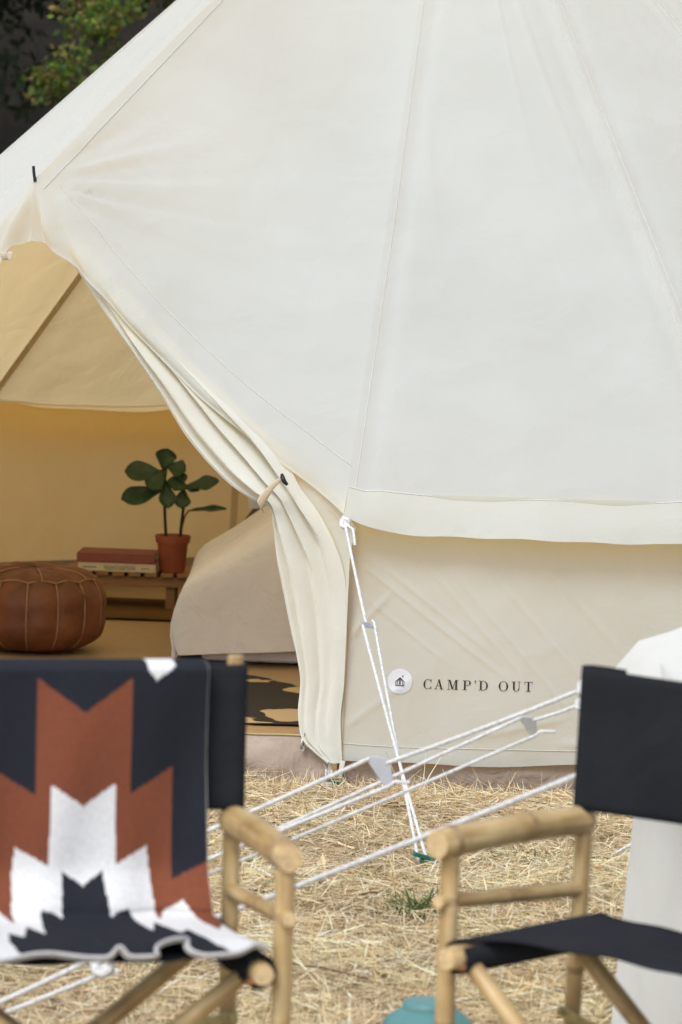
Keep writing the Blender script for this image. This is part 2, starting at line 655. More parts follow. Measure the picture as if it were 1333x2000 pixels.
def roof_panel(az_a, az_b, nu, nt, seed, folds=()):
    mb = MB()
    W1, W2 = Wob(seed, 3, 2.0), Wob(seed + 50, 3, 9.0)
    P = []
    c = (ring(az_a, 1, 0) + ring(az_b, 1, 0)) / 2 - TC
    nrm = (Vector((c.x, c.y, 0)).normalized() * 0.67 + Vector((0, 0, 0.74))).normalized()
    tside = Vector((-nrm.y, nrm.x, 0)).normalized()
    for i in range(nt + 1):
        t = i / nt
        row = []
        for j in range(nu + 1):
            u = j / nu
            e = eave(az_a, az_b, u, R_CREASE, Z_CREASE) + back_drop(lerp(az_a, az_b, u))
            p = APEX.lerp(e, t)
            edge = 4 * u * (1 - u)
            d = -0.035 * edge * (t ** 1.3) + 0.012 * math.sin(math.pi * t) * edge
            x, y = (u - 0.5) * t * 1.1, t * 2.9
            d += 0.012 * W1(x * 2.0, y * 0.5) * t * min(1, edge * 1.6)
            for xs in (u, 1 - u):
                d += -0.009 * math.exp(-((xs * t * 1.1 - 0.045) / 0.026) ** 2) * min(1, 4 * t)
            d += 0.0014 * W2(x * 1.6, y * 0.6) * t * min(1, edge * 2.5)
            # gathers running down from the peak and up from the guy points
            d += 0.004 * math.sin(u * 34 + 3 * math.sin(t * 5 + seed)) * max(0, 0.55 - t) * edge
            d += creases(u, t, folds)
            row.append(p + nrm * d)
        P.append(row)
    ns = 7
    last = P[-1]
    for i in range(1, ns + 1):
        f = i / ns
        row = []
        for j in range(nu + 1):
            u = j / nu
            g = 1 - abs(2 * u - 1) ** 6
            e = eave(az_a, az_b, u, R_EDGE, Z_EDGE - 0.052 * g + 0.003 * math.sin(u * 9 + seed) * g + 0.0015 * math.sin(u * 37 + seed) * g)
            e = e + back_drop(lerp(az_a, az_b, u))
            p = last[j].lerp(e, f)
            out = Vector((nrm.x, nrm.y, 0)).normalized()
            p = p + out * (0.012 * math.sin(math.pi * f * 0.9) + 0.005 * f * math.sin(u * 11 + seed * 2) * g + 0.002 * f * math.sin(u * 43) * g)
            row.append(p)
        P.append(row)
    mb.grid(P)
    return mb, P


panels = {}
for k in range(12):
    front = k in (0, 1, 10, 11)
    nu, nt = (70, 150) if k == 0 else ((40, 80) if front else (20, 40))
    folds = []
    if k == 0:
        folds = [(0.55, 0.30, 0.62, 0.62, 0.004, 0.012), (0.12, 0.88, 0.5, 0.93, 0.004, 0.012), (0.35, 0.80, 0.9, 0.86, 0.003, 0.01),
                 (0.62, 0.70, 0.80, 0.95, 0.003, 0.012), (0.7, 0.35, 0.86, 0.7, 0.006, 0.02), (0.10, 0.5, 0.22, 0.75, 0.003, 0.015)]
    mb, P = roof_panel(AZ[k], AZ[k + 1], nu, nt, 11 + k, folds)
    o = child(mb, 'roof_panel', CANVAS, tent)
    panels[k] = (o, P)
    st = MB()
    r0, r1 = P[nt], P[nt - 1]
    nn = Vector((0, 0, 1))
    for dz in (0.0, 0.018):
        st.tube([p.lerp(q, dz * 4) + (ring(lerp(AZ[k], AZ[k + 1], 0.5), 1, 0) - TC).normalized() * 0.0022 for p, q in zip(r0, r1)], 0.0011, 5, False)
    sub(st, 'stitching', STITCH, o)

# --- the two panels that meet on the ridge over the door
D_TOP = door(1.073, 1.588, 0.0)


def ridge_panel(side, nu, nt, seed):
    """side +1: right of the ridge (towards the guy point by the door), -1: left of it"""
    W1, W2 = Wob(seed, 3, 2.0), Wob(seed + 50, 3, 10.0)
    cz = ring(AZ[0] if side > 0 else AZ[12], R_CREASE, Z_CREASE) + back_drop(AZ[0] if side > 0 else AZ[12])
    ce = ring(AZ[0] if side > 0 else AZ[12], R_EDGE, Z_EDGE) + back_drop(AZ[0] if side > 0 else AZ[12])
    nrm = (cz - APEX).cross(D_TOP - APEX).normalized()
    if nrm.z < 0:
        nrm = -nrm
    P = []
    for i in range(nt + 1):
        t = i / nt
        row = []
        for j in range(nu + 1):
            u = j / nu
            e = D_TOP.lerp(cz, u) + Vector((0, 0, -0.058 * math.sin(math.pi * u) ** 0.9))
            p = APEX.lerp(e, t)
            edge = 4 * u * (1 - u)
            d = -0.030 * edge * t * (1 - 0.6 * t)
            d += 0.011 * W1(u * 2.2 * t, t * 1.2) * t * min(1, edge * 2) * (1 - 0.5 * t ** 4)
            d += 0.0013 * W2(u * 1.7 * t, t * 1.3) * min(1, edge * 2.5)
            q = p - D_TOP
            r = q.length
            if r > 1e-4:
                a = math.atan2(q.dot((APEX - D_TOP).normalized()), q.dot((cz - D_TOP).normalized()))
                d += (0.013 * math.sin(a * 13 + 0.8 * seed) + 0.008 * math.sin(a * 31 + seed)) * smoothstep(0.03, 0.17, r) * math.exp(-r / 0.30) * min(1, edge * 3)
            # welt either side of the ridge stitching
            ru = u * t * 1.9
            d += -0.016 * math.exp(-((ru - 0.10) / 0.045) ** 2) * (1 - t * 0.6) * (1.0 if side < 0 else 0.45)
            row.append(p + nrm * d)
        P.append(row)
    nh = 14
    last = P[-1]
    for i in range(1, nh + 1):
        f = i / nh
        row = []
        for j in range(nu + 1):
            u = j / nu
            drop = 0.062 + 0.112 * math.exp(-(u / 0.09) ** 1.1) + 0.0015 * math.sin(u * 30 + seed) * math.sin(math.pi * u)
            if side < 0:
                drop += 0.05 * smoothstep(0.065, 0.11, u) * (1 - smoothstep(0.2, 0.4, u))
            e = last[j] + Vector((0, 0, -drop)) + DN * (0.012 + 0.02 * math.sin(math.pi * u))
            if u > 0.9:
                e = e.lerp(ce, smoothstep(0.9, 1.0, u))
            p = last[j].lerp(e, f)
            bul = 0.022 * math.sin(math.pi * min(1, f * 1.1)) * min(1, 0.35 + u * 2) * (1 - u ** 3)
            fold = (0.026 * math.sin(u * 52 - 3.2 * f) * math.exp(-u / 0.12) + 0.002 * math.sin(u * 23 + 5 * f + seed)) * smoothstep(0, 0.4, f) * (1 - u ** 4)
            if u < 0.02:
                fold *= u / 0.02
            p = p + DN * (bul + fold)
            row.append(p)
        P.append(row)
    return P, nrm


for side, nm, sd_ in ((1, 'right', 3), (-1, 'left', 8)):
    P, nrm = ridge_panel(side, 110 if side > 0 else 60, 150 if side > 0 else 70, sd_)
    mb = MB()
    mb.grid(P)
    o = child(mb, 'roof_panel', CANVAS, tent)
    panels['r' if side > 0 else 'l'] = (o, P)
    nt = 150 if side > 0 else 70
    st = MB()
    st.tube([p.lerp(q, 0.5) + nrm * 0.002 for p, q in list(zip(P[nt - 3], P[nt - 4]))[5:]], 0.0011, 5, False)      # hem seam over the door
    jr = 3 if side > 0 else 1
    st.tube([row[jr] + nrm * 0.002 for row in P[8:nt + 1]], 0.0011, 5, False)
    sub(st, 'stitching', STITCH, o)

# seams: doubled cloth that lets no light through, felt outside as a slight welt
def seam_on(P, j0, step, nrm, width, inner):
    """strip on the inner face of one panel along its edge column j0"""
    mb, st = MB(), MB()
    S, T = [], []
    for row in P:
        a, b = row[j0], row[j0 + step * 2]
        d = (b - a)
        w = min(width, d.length * 0.95)
        e = a + d.normalized() * w if d.length > 1e-6 else a.copy()
        S.append([a - nrm * 0.005, e - nrm * 0.005])
        T.append(e + nrm * 0.0016)
    if inner:
        mb.grid(S)
        child(mb, 'roof_seam', CANVAS_SEAM, tent)
    st.tube(T, 0.0009, 5, False)
    child(st, 'seam_stitching', STITCH, tent)


for k in range(0, 12):
    c = (ring(AZ[k], 1, 0) + ring(AZ[k + 1], 1, 0)) / 2 - TC
    nrm = (Vector((c.x, c.y, 0)).normalized() * 0.67 + Vector((0, 0, 0.74))).normalized()
    seam_on(panels[k][1][3:-7], 0, 1, nrm, 0.020, 3 <= k <= 9)
    seam_on(panels[k][1][3:-7], -1, -1, nrm, 0.014, 3 <= k <= 9)

# --- walls
WALL_FOLDS = [(a, b, c, d, h * 1.15, w * 0.95) for a, b, c, d, h, w in [(0.035, 0.60, 0.45, 0.30, 0.004, 0.008), (0.09, 0.60, 0.43, 0.35, 0.0035, 0.008), (0.20, 0.62, 0.50, 0.30, 0.0035, 0.008),
              (0.26, 0.62, 0.62, 0.22, 0.003, 0.008), (0.04, 0.52, 0.30, 0.33, 0.003, 0.007), (0.33, 0.66, 0.66, 0.30, 0.003, 0.009),
              (0.02, 0.40, 0.13, 0.52, 0.004, 0.010), (0.015, 0.33, 0.06, 0.50, 0.004, 0.010), (0.55, 0.60, 0.78, 0.36, 0.003, 0.01),
              (0.02, 0.16, 0.2, 0.30, 0.003, 0.012), (0.35, 0.14, 0.62, 0.20, 0.003, 0.012), (0.62, 0.13, 1.0, 0.14, 0.008, 0.014)]]
WW1, WW2 = Wob(31, 3, 3.0), Wob(32, 3, 14.0)
Z_HEM = 0.074


def wall_pt(k, u, z, out=0.0):
    r = lerp(2.500, 2.435, smoothstep(0.05, 0.85, z))
    p = eave(AZ[k], AZ[k + 1], u, r, z)
    nrm = (ring(lerp(AZ[k], AZ[k + 1], u), 1, 0) - TC).normalized()
    s = u * 1.112
    ed = min(1.0, 6 * u * (1 - u) + 0.15)
    d = 0.009 * WW1(s + k * 5, z * 1.3) * ed + 0.0022 * WW2(s + k * 7, z) * ed
    if k == 0:
        d += creases(s, z, WALL_FOLDS)
    # the hem hangs a little free
    d += 0.010 * math.exp(-((z - Z_HEM) / 0.03) ** 2) * (0.5 + 0.5 * math.sin(s * 9 + k))
    return p + nrm * (d + out), nrm


def build_wall(k, nu, nz):
    mb = MB()
    P = []
    for i in range(nz + 1):
        f = i / nz
        row = []
        for j in range(nu + 1):
            u = j / nu
            zb = Z_HEM + 0.006 * math.sin(u * 13 + k) * 4 * u * (1 - u) - 0.004
            z = lerp(zb, 0.785 + back_drop(lerp(AZ[k], AZ[k + 1], u)).z, f)
            row.append(wall_pt(k, u, z)[0])
        P.append(row)
    mb.grid(P)
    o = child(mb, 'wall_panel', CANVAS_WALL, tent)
    st = MB()
    st.tube([wall_pt(k, u, 0.112 + 0.006 * math.exp(-u / 0.06), 0.0015)[0] for u in np.linspace(0.0, 1, nu)], 0.0011, 5, False)
    sub(st, 'hem_stitching', STITCH, o)
    sm = MB()
    sm.grid([[wall_pt(k, 0.0, z, -0.007)[0], wall_pt(k, 0.026, z, -0.007)[0]] for z in np.linspace(0.07, 0.77 + back_drop(AZ[k]).z, 20)])
    sub(sm, 'wall_seam', CANVAS_SEAM, o)
    return o


walls = {}
for k in range(12):
    walls[k] = build_wall(k, *((330, 190) if k == 0 else (36, 24)))

# --- groundsheet tub under the walls and across the doorway
GW = Wob(41, 4, 7.0)


def tub(k):
    mb = MB()
    P = []
    for i in range(9):
        f = i / 8
        row = []
        for j in range(61):
            u = j / 60
            r = 2.47 + 0.014 * math.sin(math.pi * f) + 0.008 * GW(u * 1.1 + k * 3, f * 0.2) * (0.3 + math.sin(math.pi * f))
            row.append(eave(AZ[k], AZ[k + 1], u, r, -0.012 + 0.125 * f))
        P.append(row)
    mb.grid(P)
    child(mb, 'groundsheet_edge', GSHEET, tent)


for k in range(12):
    tub(k)
mb = MB()
P = []
for i in range(15):
    f = i / 14
    row = []
    for j in range(121):
        s = lerp(0.012, DOOR_L + 0.02, j / 120)
        zt = 0.124 - 0.016 * smoothstep(0.05, 0.3, s) + 0.004 * math.sin(s * 9)
        o_ = 0.010 + 0.016 * math.sin(math.pi * f) + 0.013 * GW(s * 1.3 + 9, f * 0.22) * (0.25 + math.sin(math.pi * f))
        row.append(door(s, lerp(-0.012, zt, f), o_))
    P.append(row)
mb.grid(P)
sill = child(mb, 'door_sill', GSHEET, tent)
zp = MB()
zp.tube([p + DN * 0.002 + Vector((0, 0, 0.001)) for p in P[-1]], 0.0035, 6, False)
sub(zp, 'zip', ZIP, sill)
zp = MB()
zp.box(door(0.083, 0.112, 0.04), (0.010, 0.004, 0.034), Euler((0, 0.15, 0.58)).to_matrix())
zp.tube([door(0.083, 0.096, 0.041), door(0.083, 0.096, 0.036)], 0.008, 10)
zp.tube([door(0.083, 0.128, 0.036), door(0.084, 0.138, 0.034)], 0.006, 8)
sub(zp, 'zip_pull', plain('nickel', (0.55, 0.55, 0.55), 0.35, 0.7), sill)

# --- floor inside the tent
mb = MB()
N = 64
cen = Vector((TC.x, TC.y, 0.006))
pts = []
for k in range(12):
    for j in range(6):
        pts.append(eave(AZ[k], AZ[k + 1], j / 6, 2.465, 0.006))
pts.append(ring(AZ[12], 2.465, 0.006))
mb.add([cen] + pts, [(0, i + 1, (i + 1) % len(pts) + 1) for i in range(len(pts))])
child(mb, 'floor_matting', COIR, tent, smooth=False)

# --- curtain: the door flap, gathered and tied back
CUR = [((.924, 1.363), (.905, 1.395)), ((.822, 1.248), (.74, 1.300)), ((.712, 1.134), (.575, 1.170)), ((.603, 1.014), (.435, 1.050)),
       ((.513, .907), (.335, .970)), ((.389, .805), (.250, .900)), ((.285, .750), (.200, .840)), ((.222, .728), (.165, .785)),
       ((.211, .680), (.105, .722)), ((.198, .600), (.045, .640)), ((.183, .516), (.006, .550)), ((.153, .381), (-.012, .400)),
       ((.123, .273), (-.014, .280)), ((.109, .192), (-.010, .190)), ((.083, .128), (-.018, .120)), ((.040, .094), (-.022, .090)), ((-.004, .068), (-.026, .066))]
Lc = interp_pts([(a[0] + 0.036 * (1 - smoothstep(8.5, 13, k)), a[1], 0) for k, (a, b) in enumerate(CUR)], 130)


def fold_z(s):
    return 0.80 + (s - 0.013) / 1.06 * 0.788 - 0.058 * max(0, math.sin(math.pi * min(1, max(0, 1 - (s - 0.013) / 1.06))))


Rc = interp_pts([(b[0], b[1] if k > 6 else min(b[1], fold_z(b[0]) - 0.030), 0) for k, (a, b) in enumerate(CUR)], 130)
WC = Wob(61, 3, 5.0)


# ridges of the gathered cloth: place across, width, height, share of the height left below the tie
FOLDS = [(0.05, 0.045, 0.45, 1.0), (0.30, 0.14, 1.0, 0.75), (0.47, 0.035, -0.45, 0.45), (0.58, 0.07, 0.75, 0.30), (0.71, 0.045, -0.65, 0.10), (0.86, 0.085, 0.75, 0.0), (0.14, 0.03, -0.25, 0.5)]


def curtain():
    mb = MB()
    P = []
    nu = 90
    for i in range(130):
        v = i / 129 * 16
        a, b = Lc[i], Rc[i]
        row = []
        tie = math.exp(-((v - 7) / 1.6) ** 2)
        low = smoothstep(8, 13, v)
        top = 1 - smoothstep(0.0, 2.5, v)
        wid = (a - b).length
        amp = min(0.040, 0.22 * wid + 0.004) * (1 - 0.7 * top)
        for j in range(nu + 1):
            u = j / nu
            uw = u + 0.03 * WC(u * 0.5, v * 0.16)
            d = 0.0
            for cpos, cw, ch, clow in FOLDS:
                c_ = lerp(cpos, cpos ** 1.25, low)
                d += ch * math.exp(-((uw - c_) / (cw * (1 - 0.3 * tie))) ** 2) * lerp(1, clow, smoothstep(7.5, 10.5, v) if cpos > 0.45 else low)
            d = amp * d
            d += 0.026 * math.sin(math.pi * u) * tie
            d += 0.0035 * WC(u * 2.0, v * 0.5) * (1 - tie)
            d += 0.004 * math.sin(u * 26 + 1.2 * v) * math.exp(-((v - 7) / 2.2) ** 2)
            d += 0.014 * smoothstep(0.5, 1.0, u) * low
            q = a.lerp(b, u)
            bl = smoothstep(0.55, 1.0, u) * smoothstep(7.5, 9.5, v)
            off = lerp(-0.032, 0.040, smoothstep(10.5, 15, v)) + d * (1 - 0.5 * smoothstep(13, 16, v))
            off = lerp(off, lerp(0.008, -0.036, (q.y - 0.07) / 0.7), bl)
            row.append(door(q.x, q.y, off))
        P.append(row)
    mb.grid(P)
    o = child(mb, 'door_flap', FLAP, tent)
    # rolled hem along the free edge and the bottom
    h = MB()
    h.tube([row[1] + DN * 0.001 for row in P], 0.0040, 7, False)
    sub(h, 'flap_hem', FLAP, o)
    return o, P


flap, FP = curtain()


def fold_s(z):
    """where the hem over the door lies, for a height z"""
    return 0.013 + (z - 0.80) / (1.588 - 0.80) * 1.06


# cloth between the flap and the corner, behind the flap
mb = MB()
P = []
zs = np.linspace(0.055, 1.05, 90)
WS = Wob(71, 3, 6.0)
Lz = [(p.y, p.x) for p in Lc][::-1]
Rz = [(p.y, p.x) for p in Rc][::-1]


def at_z(tab, z):
    for (z0, s0), (z1, s1) in zip(tab, tab[1:]):
        if z0 <= z <= z1:
            return lerp(s0, s1, (z - z0) / max(1e-6, z1 - z0))
    return tab[-1][1] if z > tab[-1][0] else tab[0][1]


for z in zs:
    l = lerp(at_z(Lz, z), at_z(Rz, z), 0.55)
    r = -0.016 if z < 0.70 else max(-0.016, fold_s(z + 0.085))
    row = []
    for j in range(31):
        u = j / 30
        s = lerp(max(l, r + 0.02), r, u)
        row.append(door(s, z, -0.045 + 0.006 * WS(s * 1.5, z) + creases(s, z, [(0.12, 0.50, 0.0, 0.44, 0.006, 0.012), (0.13, 0.66, 0.05, 0.60, 0.006, 0.012), (0.1, 0.36, -0.01, 0.52, 0.005, 0.012), (0.09, 0.75, 0.02, 0.70, 0.006, 0.01)]) + 0.040 * u ** 3 * (1 - smoothstep(0.60, 0.75, z))))
    P.append(row)
mb.grid(P)
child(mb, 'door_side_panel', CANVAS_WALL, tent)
mb = MB()
for ds in (0.0, 0.012):
    mb.tube([door(ds - 0.004, z, lerp(0.004, -0.034, (z - 0.07) / 0.63)) for z in np.linspace(0.07, 0.70, 24)], 0.0011, 5, False)
child(mb, 'seam_stitching', STITCH, tent)

# strap and toggle
mb = MB()
sp = interp_pts([(0.165, 0.822, 0.05), (0.190, 0.796, 0.062), (0.218, 0.766, 0.058), (0.246, 0.740, 0.040), (0.262, 0.726, 0.012)], 24)
ax = Vector((-0.55, 0.83, 0))
P = []
for i, p in enumerate(sp):
    w = lerp(0.005, 0.014, smoothstep(0, 0.8, i / 23))
    c = door(p.x, p.y, p.z)
    side = (DT * 0.72 + Vector((0, 0, 1)) * 0.55 - DT * 1.4 * 0).normalized()
    dirv = door(sp[min(23, i + 1)].x, sp[min(23, i + 1)].y, 0) - door(sp[max(0, i - 1)].x, sp[max(0, i - 1)].y, 0)
    side = dirv.normalized().cross(DN).normalized()
    P.append([c - side * w, c - side * w * 0.4 + DN * 0.002, c + side * w * 0.4 + DN * 0.002, c + side * w])
mb.grid(P)
strap = child(mb, 'tie_strap', fabric('strap_webbing', (0.50, 0.41, 0.29), (0.56, 0.47, 0.34), None, 0, wr=0.3), tent, solid=0.002)
mb = MB()
mb.tube([door(0.172, 0.826, 0.05), door(0.166, 0.820, 0.056), door(0.158, 0.808, 0.058), door(0.152, 0.800, 0.052)], [0.004, 0.0065, 0.0065, 0.004], 8)
sub(mb, 'toggle', BLACK, strap)

# pole tip that pokes through the ridge, cloth tab under the hood, foot loop at the corner
mb = MB()
mb.tube([D_TOP + Vector((0, 0, -0.01)), D_TOP + Vector((-0.004, 0, 0.008)), D_TOP + Vector((-0.007, 0.0, 0.034))], [0.0055, 0.0042, 0.0042], 8)
child(mb, 'pole_tip', BLACK, tent)
mb = MB()
P = []
for i in range(10):
    f = i / 9
    a = math.pi * f
    P.append([door(1.146 + x, 1.385 - 0.024 * math.sin(a) - 0.004, 0.028 + 0.014 * math.cos(a)) for x in (-0.011, 0.011)])
mb.grid(P)
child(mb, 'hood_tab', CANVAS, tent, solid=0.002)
mb = MB()
for s0, s1 in ((-0.002, 0.008), (-0.038, -0.030)):
    mb.grid([[door(s0 - 0.006 + 0.0, 0.075, 0.022), door(s0 + 0.010, 0.075, 0.022)], [door(s0 - 0.004, 0.045, 0.030), door(s0 + 0.008, 0.045, 0.030)], [door(s0 - 0.001, 0.02, 0.034), door(s0 + 0.004, 0.02, 0.034)]])
child(mb, 'peg_loop', CANVAS, tent, solid=0.002)
mb = MB()
mb.tube([door(0.008, 0.048, 0.034), door(0.007, 0.015, 0.038), door(0.0, 0.004, 0.040), door(-0.010, 0.015, 0.040), door(-0.012, 0.048, 0.036)], 0.0032, 6)
mb.blob(door(-0.006, 0.010, 0.050), 0.016, 8, 6, (1.2, 1, 0.7), 4, 0.3)
child(mb, 'corner_cord', ROPE, tent)


# --- printed lettering and badge on the wall
def wall_sz(s, z, out):
    return wall_pt(0, s / 1.112, z, out)[0]


TX0, TZ0, CAPH = 0.226, 0.2690, 0.0258
K = CAPH / 78.0


def stroke_ring(cx, cy, rx, ry, thick, thin, a0, a1, n=28):
    """quad strip of an oval bowl, heavy on the sides and thin at top and bottom"""
    out, inn = [], []
    for i in range(n + 1):
        a = R_(lerp(a0, a1, i / n))
        c, s = math.cos(a), math.sin(a)
        w = thin + (thick - thin) * abs(c) ** 1.6
        out.append((cx + rx * c, cy + ry * s))
        inn.append((cx + (rx - w) * c, cy + (ry - thin) * s))
    return [(out[i], out[i + 1], inn[i + 1], inn[i]) for i in range(n)]


def rect(x0, y0, x1, y1):
    return [((x0, y0), (x1, y0), (x1, y1), (x0, y1))]


def slant(x0, y0, x1, y1, w):
    return [((x0 - w / 2, y0), (x0 + w / 2, y0), (x1 + w / 2, y1), (x1 - w / 2, y1))]


H_ = 78.0
TK, TN = 14.0, 4.0
glyphs = {
    'C': (0, stroke_ring(36, 39, 36, 40, TK, TN, 42, 318) + rect(60, 56, 64, 78) + rect(60, 2, 64, 22)),
    'A': (88, slant(12, 4, 37, 76, 4.5) + slant(58, 4, 36, 78, TK) + rect(21, 25, 50, 29) + rect(0, 0, 24, 4) + rect(44, 0, 75, 4)),
    'M': (193, rect(10, 4, 14, 76) + slant(18, 78, 43, 2, TK) + slant(43, 2, 66, 76, 4.5) + rect(65, 4, 79, 76) + rect(0, 0, 24, 4) + rect(0, 74, 20, 78) + rect(56, 0, 88, 4) + rect(66, 74, 88, 78)),
    'P': (318, rect(10, 4, 24, 76) + stroke_ring(36, 57, 30, 21, TK, TN, -90, 90) + rect(24, 74, 37, 78) + rect(24, 36, 37, 40) + rect(0, 0, 34, 4) + rect(0, 74, 12, 78)),
    'apostrophe': (408, [((4, 76), (14, 80), (18, 70), (10, 66)), ((12, 66), (18, 70), (8, 50), (5, 52))]),
    'D': (448, rect(10, 4, 24, 76) + stroke_ring(32, 39, 42, 39, TK, TN, -90, 90) + rect(22, 74, 33, 78) + rect(22, 0, 33, 4) + rect(0, 0, 12, 4) + rect(0, 74, 12, 78)),
    'O': (610, stroke_ring(38, 39, 38, 40, TK, TN, 0, 360, 40)),
    'U': (716, rect(10, 24, 24, 76) + rect(58, 24, 62, 76) + stroke_ring(36, 25, 26, 26, 9, TN, 180, 360) + [((10, 24), (24, 24), (28, 12), (16, 8))] + rect(0, 74, 34, 78) + rect(48, 74, 72, 78)),
    'T': (818, rect(27, 4, 41, 76) + rect(0, 74, 68, 78) + rect(15, 0, 53, 4) + [((0, 78), (4, 78), (6, 56), (3, 56)), ((64, 78), (68, 78), (65, 56), (62, 56))]),
}
for ch, (x0, quads) in glyphs.items():
    mb = MB()
    lay = 0
    for q in quads:
        lay += 1
        vs = [wall_sz(TX0 + (x0 + x) * K, TZ0 + y * K, 0.0022 + 0.00002 * (lay % 13)) for x, y in q]
        mb.add(vs, [(0, 1, 2, 3)])
    sub(mb, 'letter', INK, walls[0], smooth=False)
BX, BZ, BR = 0.163, 0.2875, 0.0335
mb = MB()
vs = [wall_sz(BX, BZ, 0.0020)]
for rr in (0.33, 0.66, 1.0):
    vs += [wall_sz(BX + BR * rr * math.cos(2 * math.pi * i / 40), BZ + BR * rr * math.sin(2 * math.pi * i / 40), 0.0020) for i in range(40)]
fs = [(0, 1 + i, 1 + (i + 1) % 40) for i in range(40)]
for q in (0, 1):
    fs += [(1 + q * 40 + i, 1 + (q + 1) * 40 + i, 1 + (q + 1) * 40 + (i + 1) % 40, 1 + q * 40 + (i + 1) % 40) for i in range(40)]
mb.add(vs, fs)
badge = sub(mb, 'badge', PATCH, walls[0], smooth=False)


def line2(mb, x0, y0, x1, y1, w):
    dx, dy = x1 - x0, y1 - y0
    l = math.hypot(dx, dy)
    nx, ny = -dy / l * w / 2, dx / l * w / 2
    vs = [wall_sz(BX + x * BR, BZ + y * BR, 0.0032 + 0.00003 * (len(mb.f) % 9)) for x, y in ((x0 - nx, y0 - ny), (x1 - nx, y1 - ny), (x1 + nx, y1 + ny), (x0 + nx, y0 + ny))]
    mb.add(vs, [(0, 1, 2, 3)])


mb = MB()
for a in ((-.32, -.34, .32, -.34), (-.32, -.34, -.34, -.02), (.32, -.34, .34, -.02), (-.34, -.02, 0, .30), (.34, -.02, 0, .30), (-.02, .28, -.20, -.02), (.02, .28, .20, -.02),
          (-.20, -.02, -.22, -.34), (.20, -.02, .22, -.34), (0, .28, -.08, -.34), (0, .28, .08, -.34), (-.08, -.34, -.02, -.1)):
    line2(mb, *a, 0.05)
line2(mb, -.12, .21, .12, .21, 0.05)
for i in range(6):
    a0, a1 = R_(90 + i * 30), R_(120 + i * 30)
    line2(mb, .26 + .07 * math.cos(a0), .40 + .07 * math.sin(a0), .26 + .07 * math.cos(a1), .40 + .07 * math.sin(a1), 0.05)
sub(mb, 'badge_emblem', INK, walls[0], smooth=False)


# ------------------------------------------------------------------ second tent on the right
def second_tent():
    c = Vector((3.0, 7.1, 0))
    ang = [194.0 + d for d in (25.6, 51, 76.5, 102, 128, 153.5, 179, 205, 231, 257, 283, 316)] + [175.4 + 360, 194.0 + 360]
    ang = [194.0, 219.6, 245.0, 270.5, 296, 322, 347.5, 373, 399, 425, 451, 480, 507.5, 535.4, 554.0]
    t = empty('neighbouring_tent', c)
    tag(t, 'white canvas tent at the right edge behind the empty chair', 'tent')

    def rp(a, r, z):
        return Vector((c.x + r * math.cos(R_(a)), c.y + r * math.sin(R_(a)), z))

    ap = Vector((c.x, c.y, 2.45))
    W = Wob(81, 3, 3.0)
    for k in range(14):
        a, b = ang[k], ang[k + 1]
        near = a > 480 or k == 0
        nu, nt = (30, 50) if near else (10, 16)
        am = R_((a + b) / 2)
        nrm = (Vector((math.cos(am), math.sin(am), 0)) * 0.6 + Vector((0, 0, 0.8))).normalized()
        P = []
        for i in range(nt + 1):
            f = i / nt
            row = []
            for j in range(nu + 1):
                u = j / nu
                e = rp(a, 2.43, 0.765).lerp(rp(b, 2.43, 0.765), u).lerp(rp(lerp(a, b, u), 2.43, 0.765), 0.45)
                ed = 4 * u * (1 - u)
                row.append(ap.lerp(e, f) + nrm * (-0.11 * math.sin(math.pi * f) ** 0.7 - 0.03 * ed * f + 0.006 * W(u + k, f * 2.5) * ed))
            P.append(row)
        last = P[-1]
        for i in range(1, 5):
            f = i / 4
            row = []
            for j in range(nu + 1):
                u = j / nu
                g = 1 - abs(2 * u - 1) ** 6
                e = rp(a, 2.49, 0.69 - 0.05 * g).lerp(rp(b, 2.49, 0.69 - 0.05 * g), u).lerp(rp(lerp(a, b, u), 2.49, 0.69 - 0.05 * g), 0.45)
                row.append(last[j].lerp(e, f))
            P.append(row)
        mb = MB()
        mb.grid(P)
        child(mb, 'roof_panel', CANVAS2, t)
        mb = MB()
        P = []
        for i in range(17):
            f = i / 16
            row = []
            for j in range(nu + 1):
                u = j / nu
                r = lerp(2.455, 2.405, f)
                ed = 4 * u * (1 - u)
                row.append(rp(a, r, lerp(-0.01, 0.75, f)).lerp(rp(b, r, lerp(-0.01, 0.75, f)), u).lerp(rp(lerp(a, b, u), r, lerp(-0.01, 0.75, f)), 0.5)
                           + Vector((math.cos(am), math.sin(am), 0)) * 0.013 * W(u * 1.6 + 3 * k, f * 0.6) * ed)
            P.append(row)
        mb.grid(P)
        child(mb, 'wall_panel', CANVAS2, t)
    return rp, ang


t2p, t2a = second_tent()


# ------------------------------------------------------------------ ropes, sliders, pegs
def rope_pts(a, b, sag=0.004, n=14, seed=0):
    a, b = Vector(a), Vector(b)
    q = random.Random(seed)
    out = []
    for i in range(n):
        f = i / (n - 1)
        out.append(a.lerp(b, f) + Vector((0, 0, -sag * math.sin(math.pi * f))))
    return out


def knot(mb, c, r, seed):
    q = random.Random(seed)
    c = Vector(c)
    pts = []
    for i in range(26):
        a = i / 25 * 4.2 * math.pi
        pts.append(c + Vector((math.cos(a) * r * 0.8, math.sin(a * 0.75 + 1) * r * 0.7, math.sin(a) * r * 0.8 + (i / 25 - 0.5) * r)))
    mb.tube(pts, r * 0.52, 7)


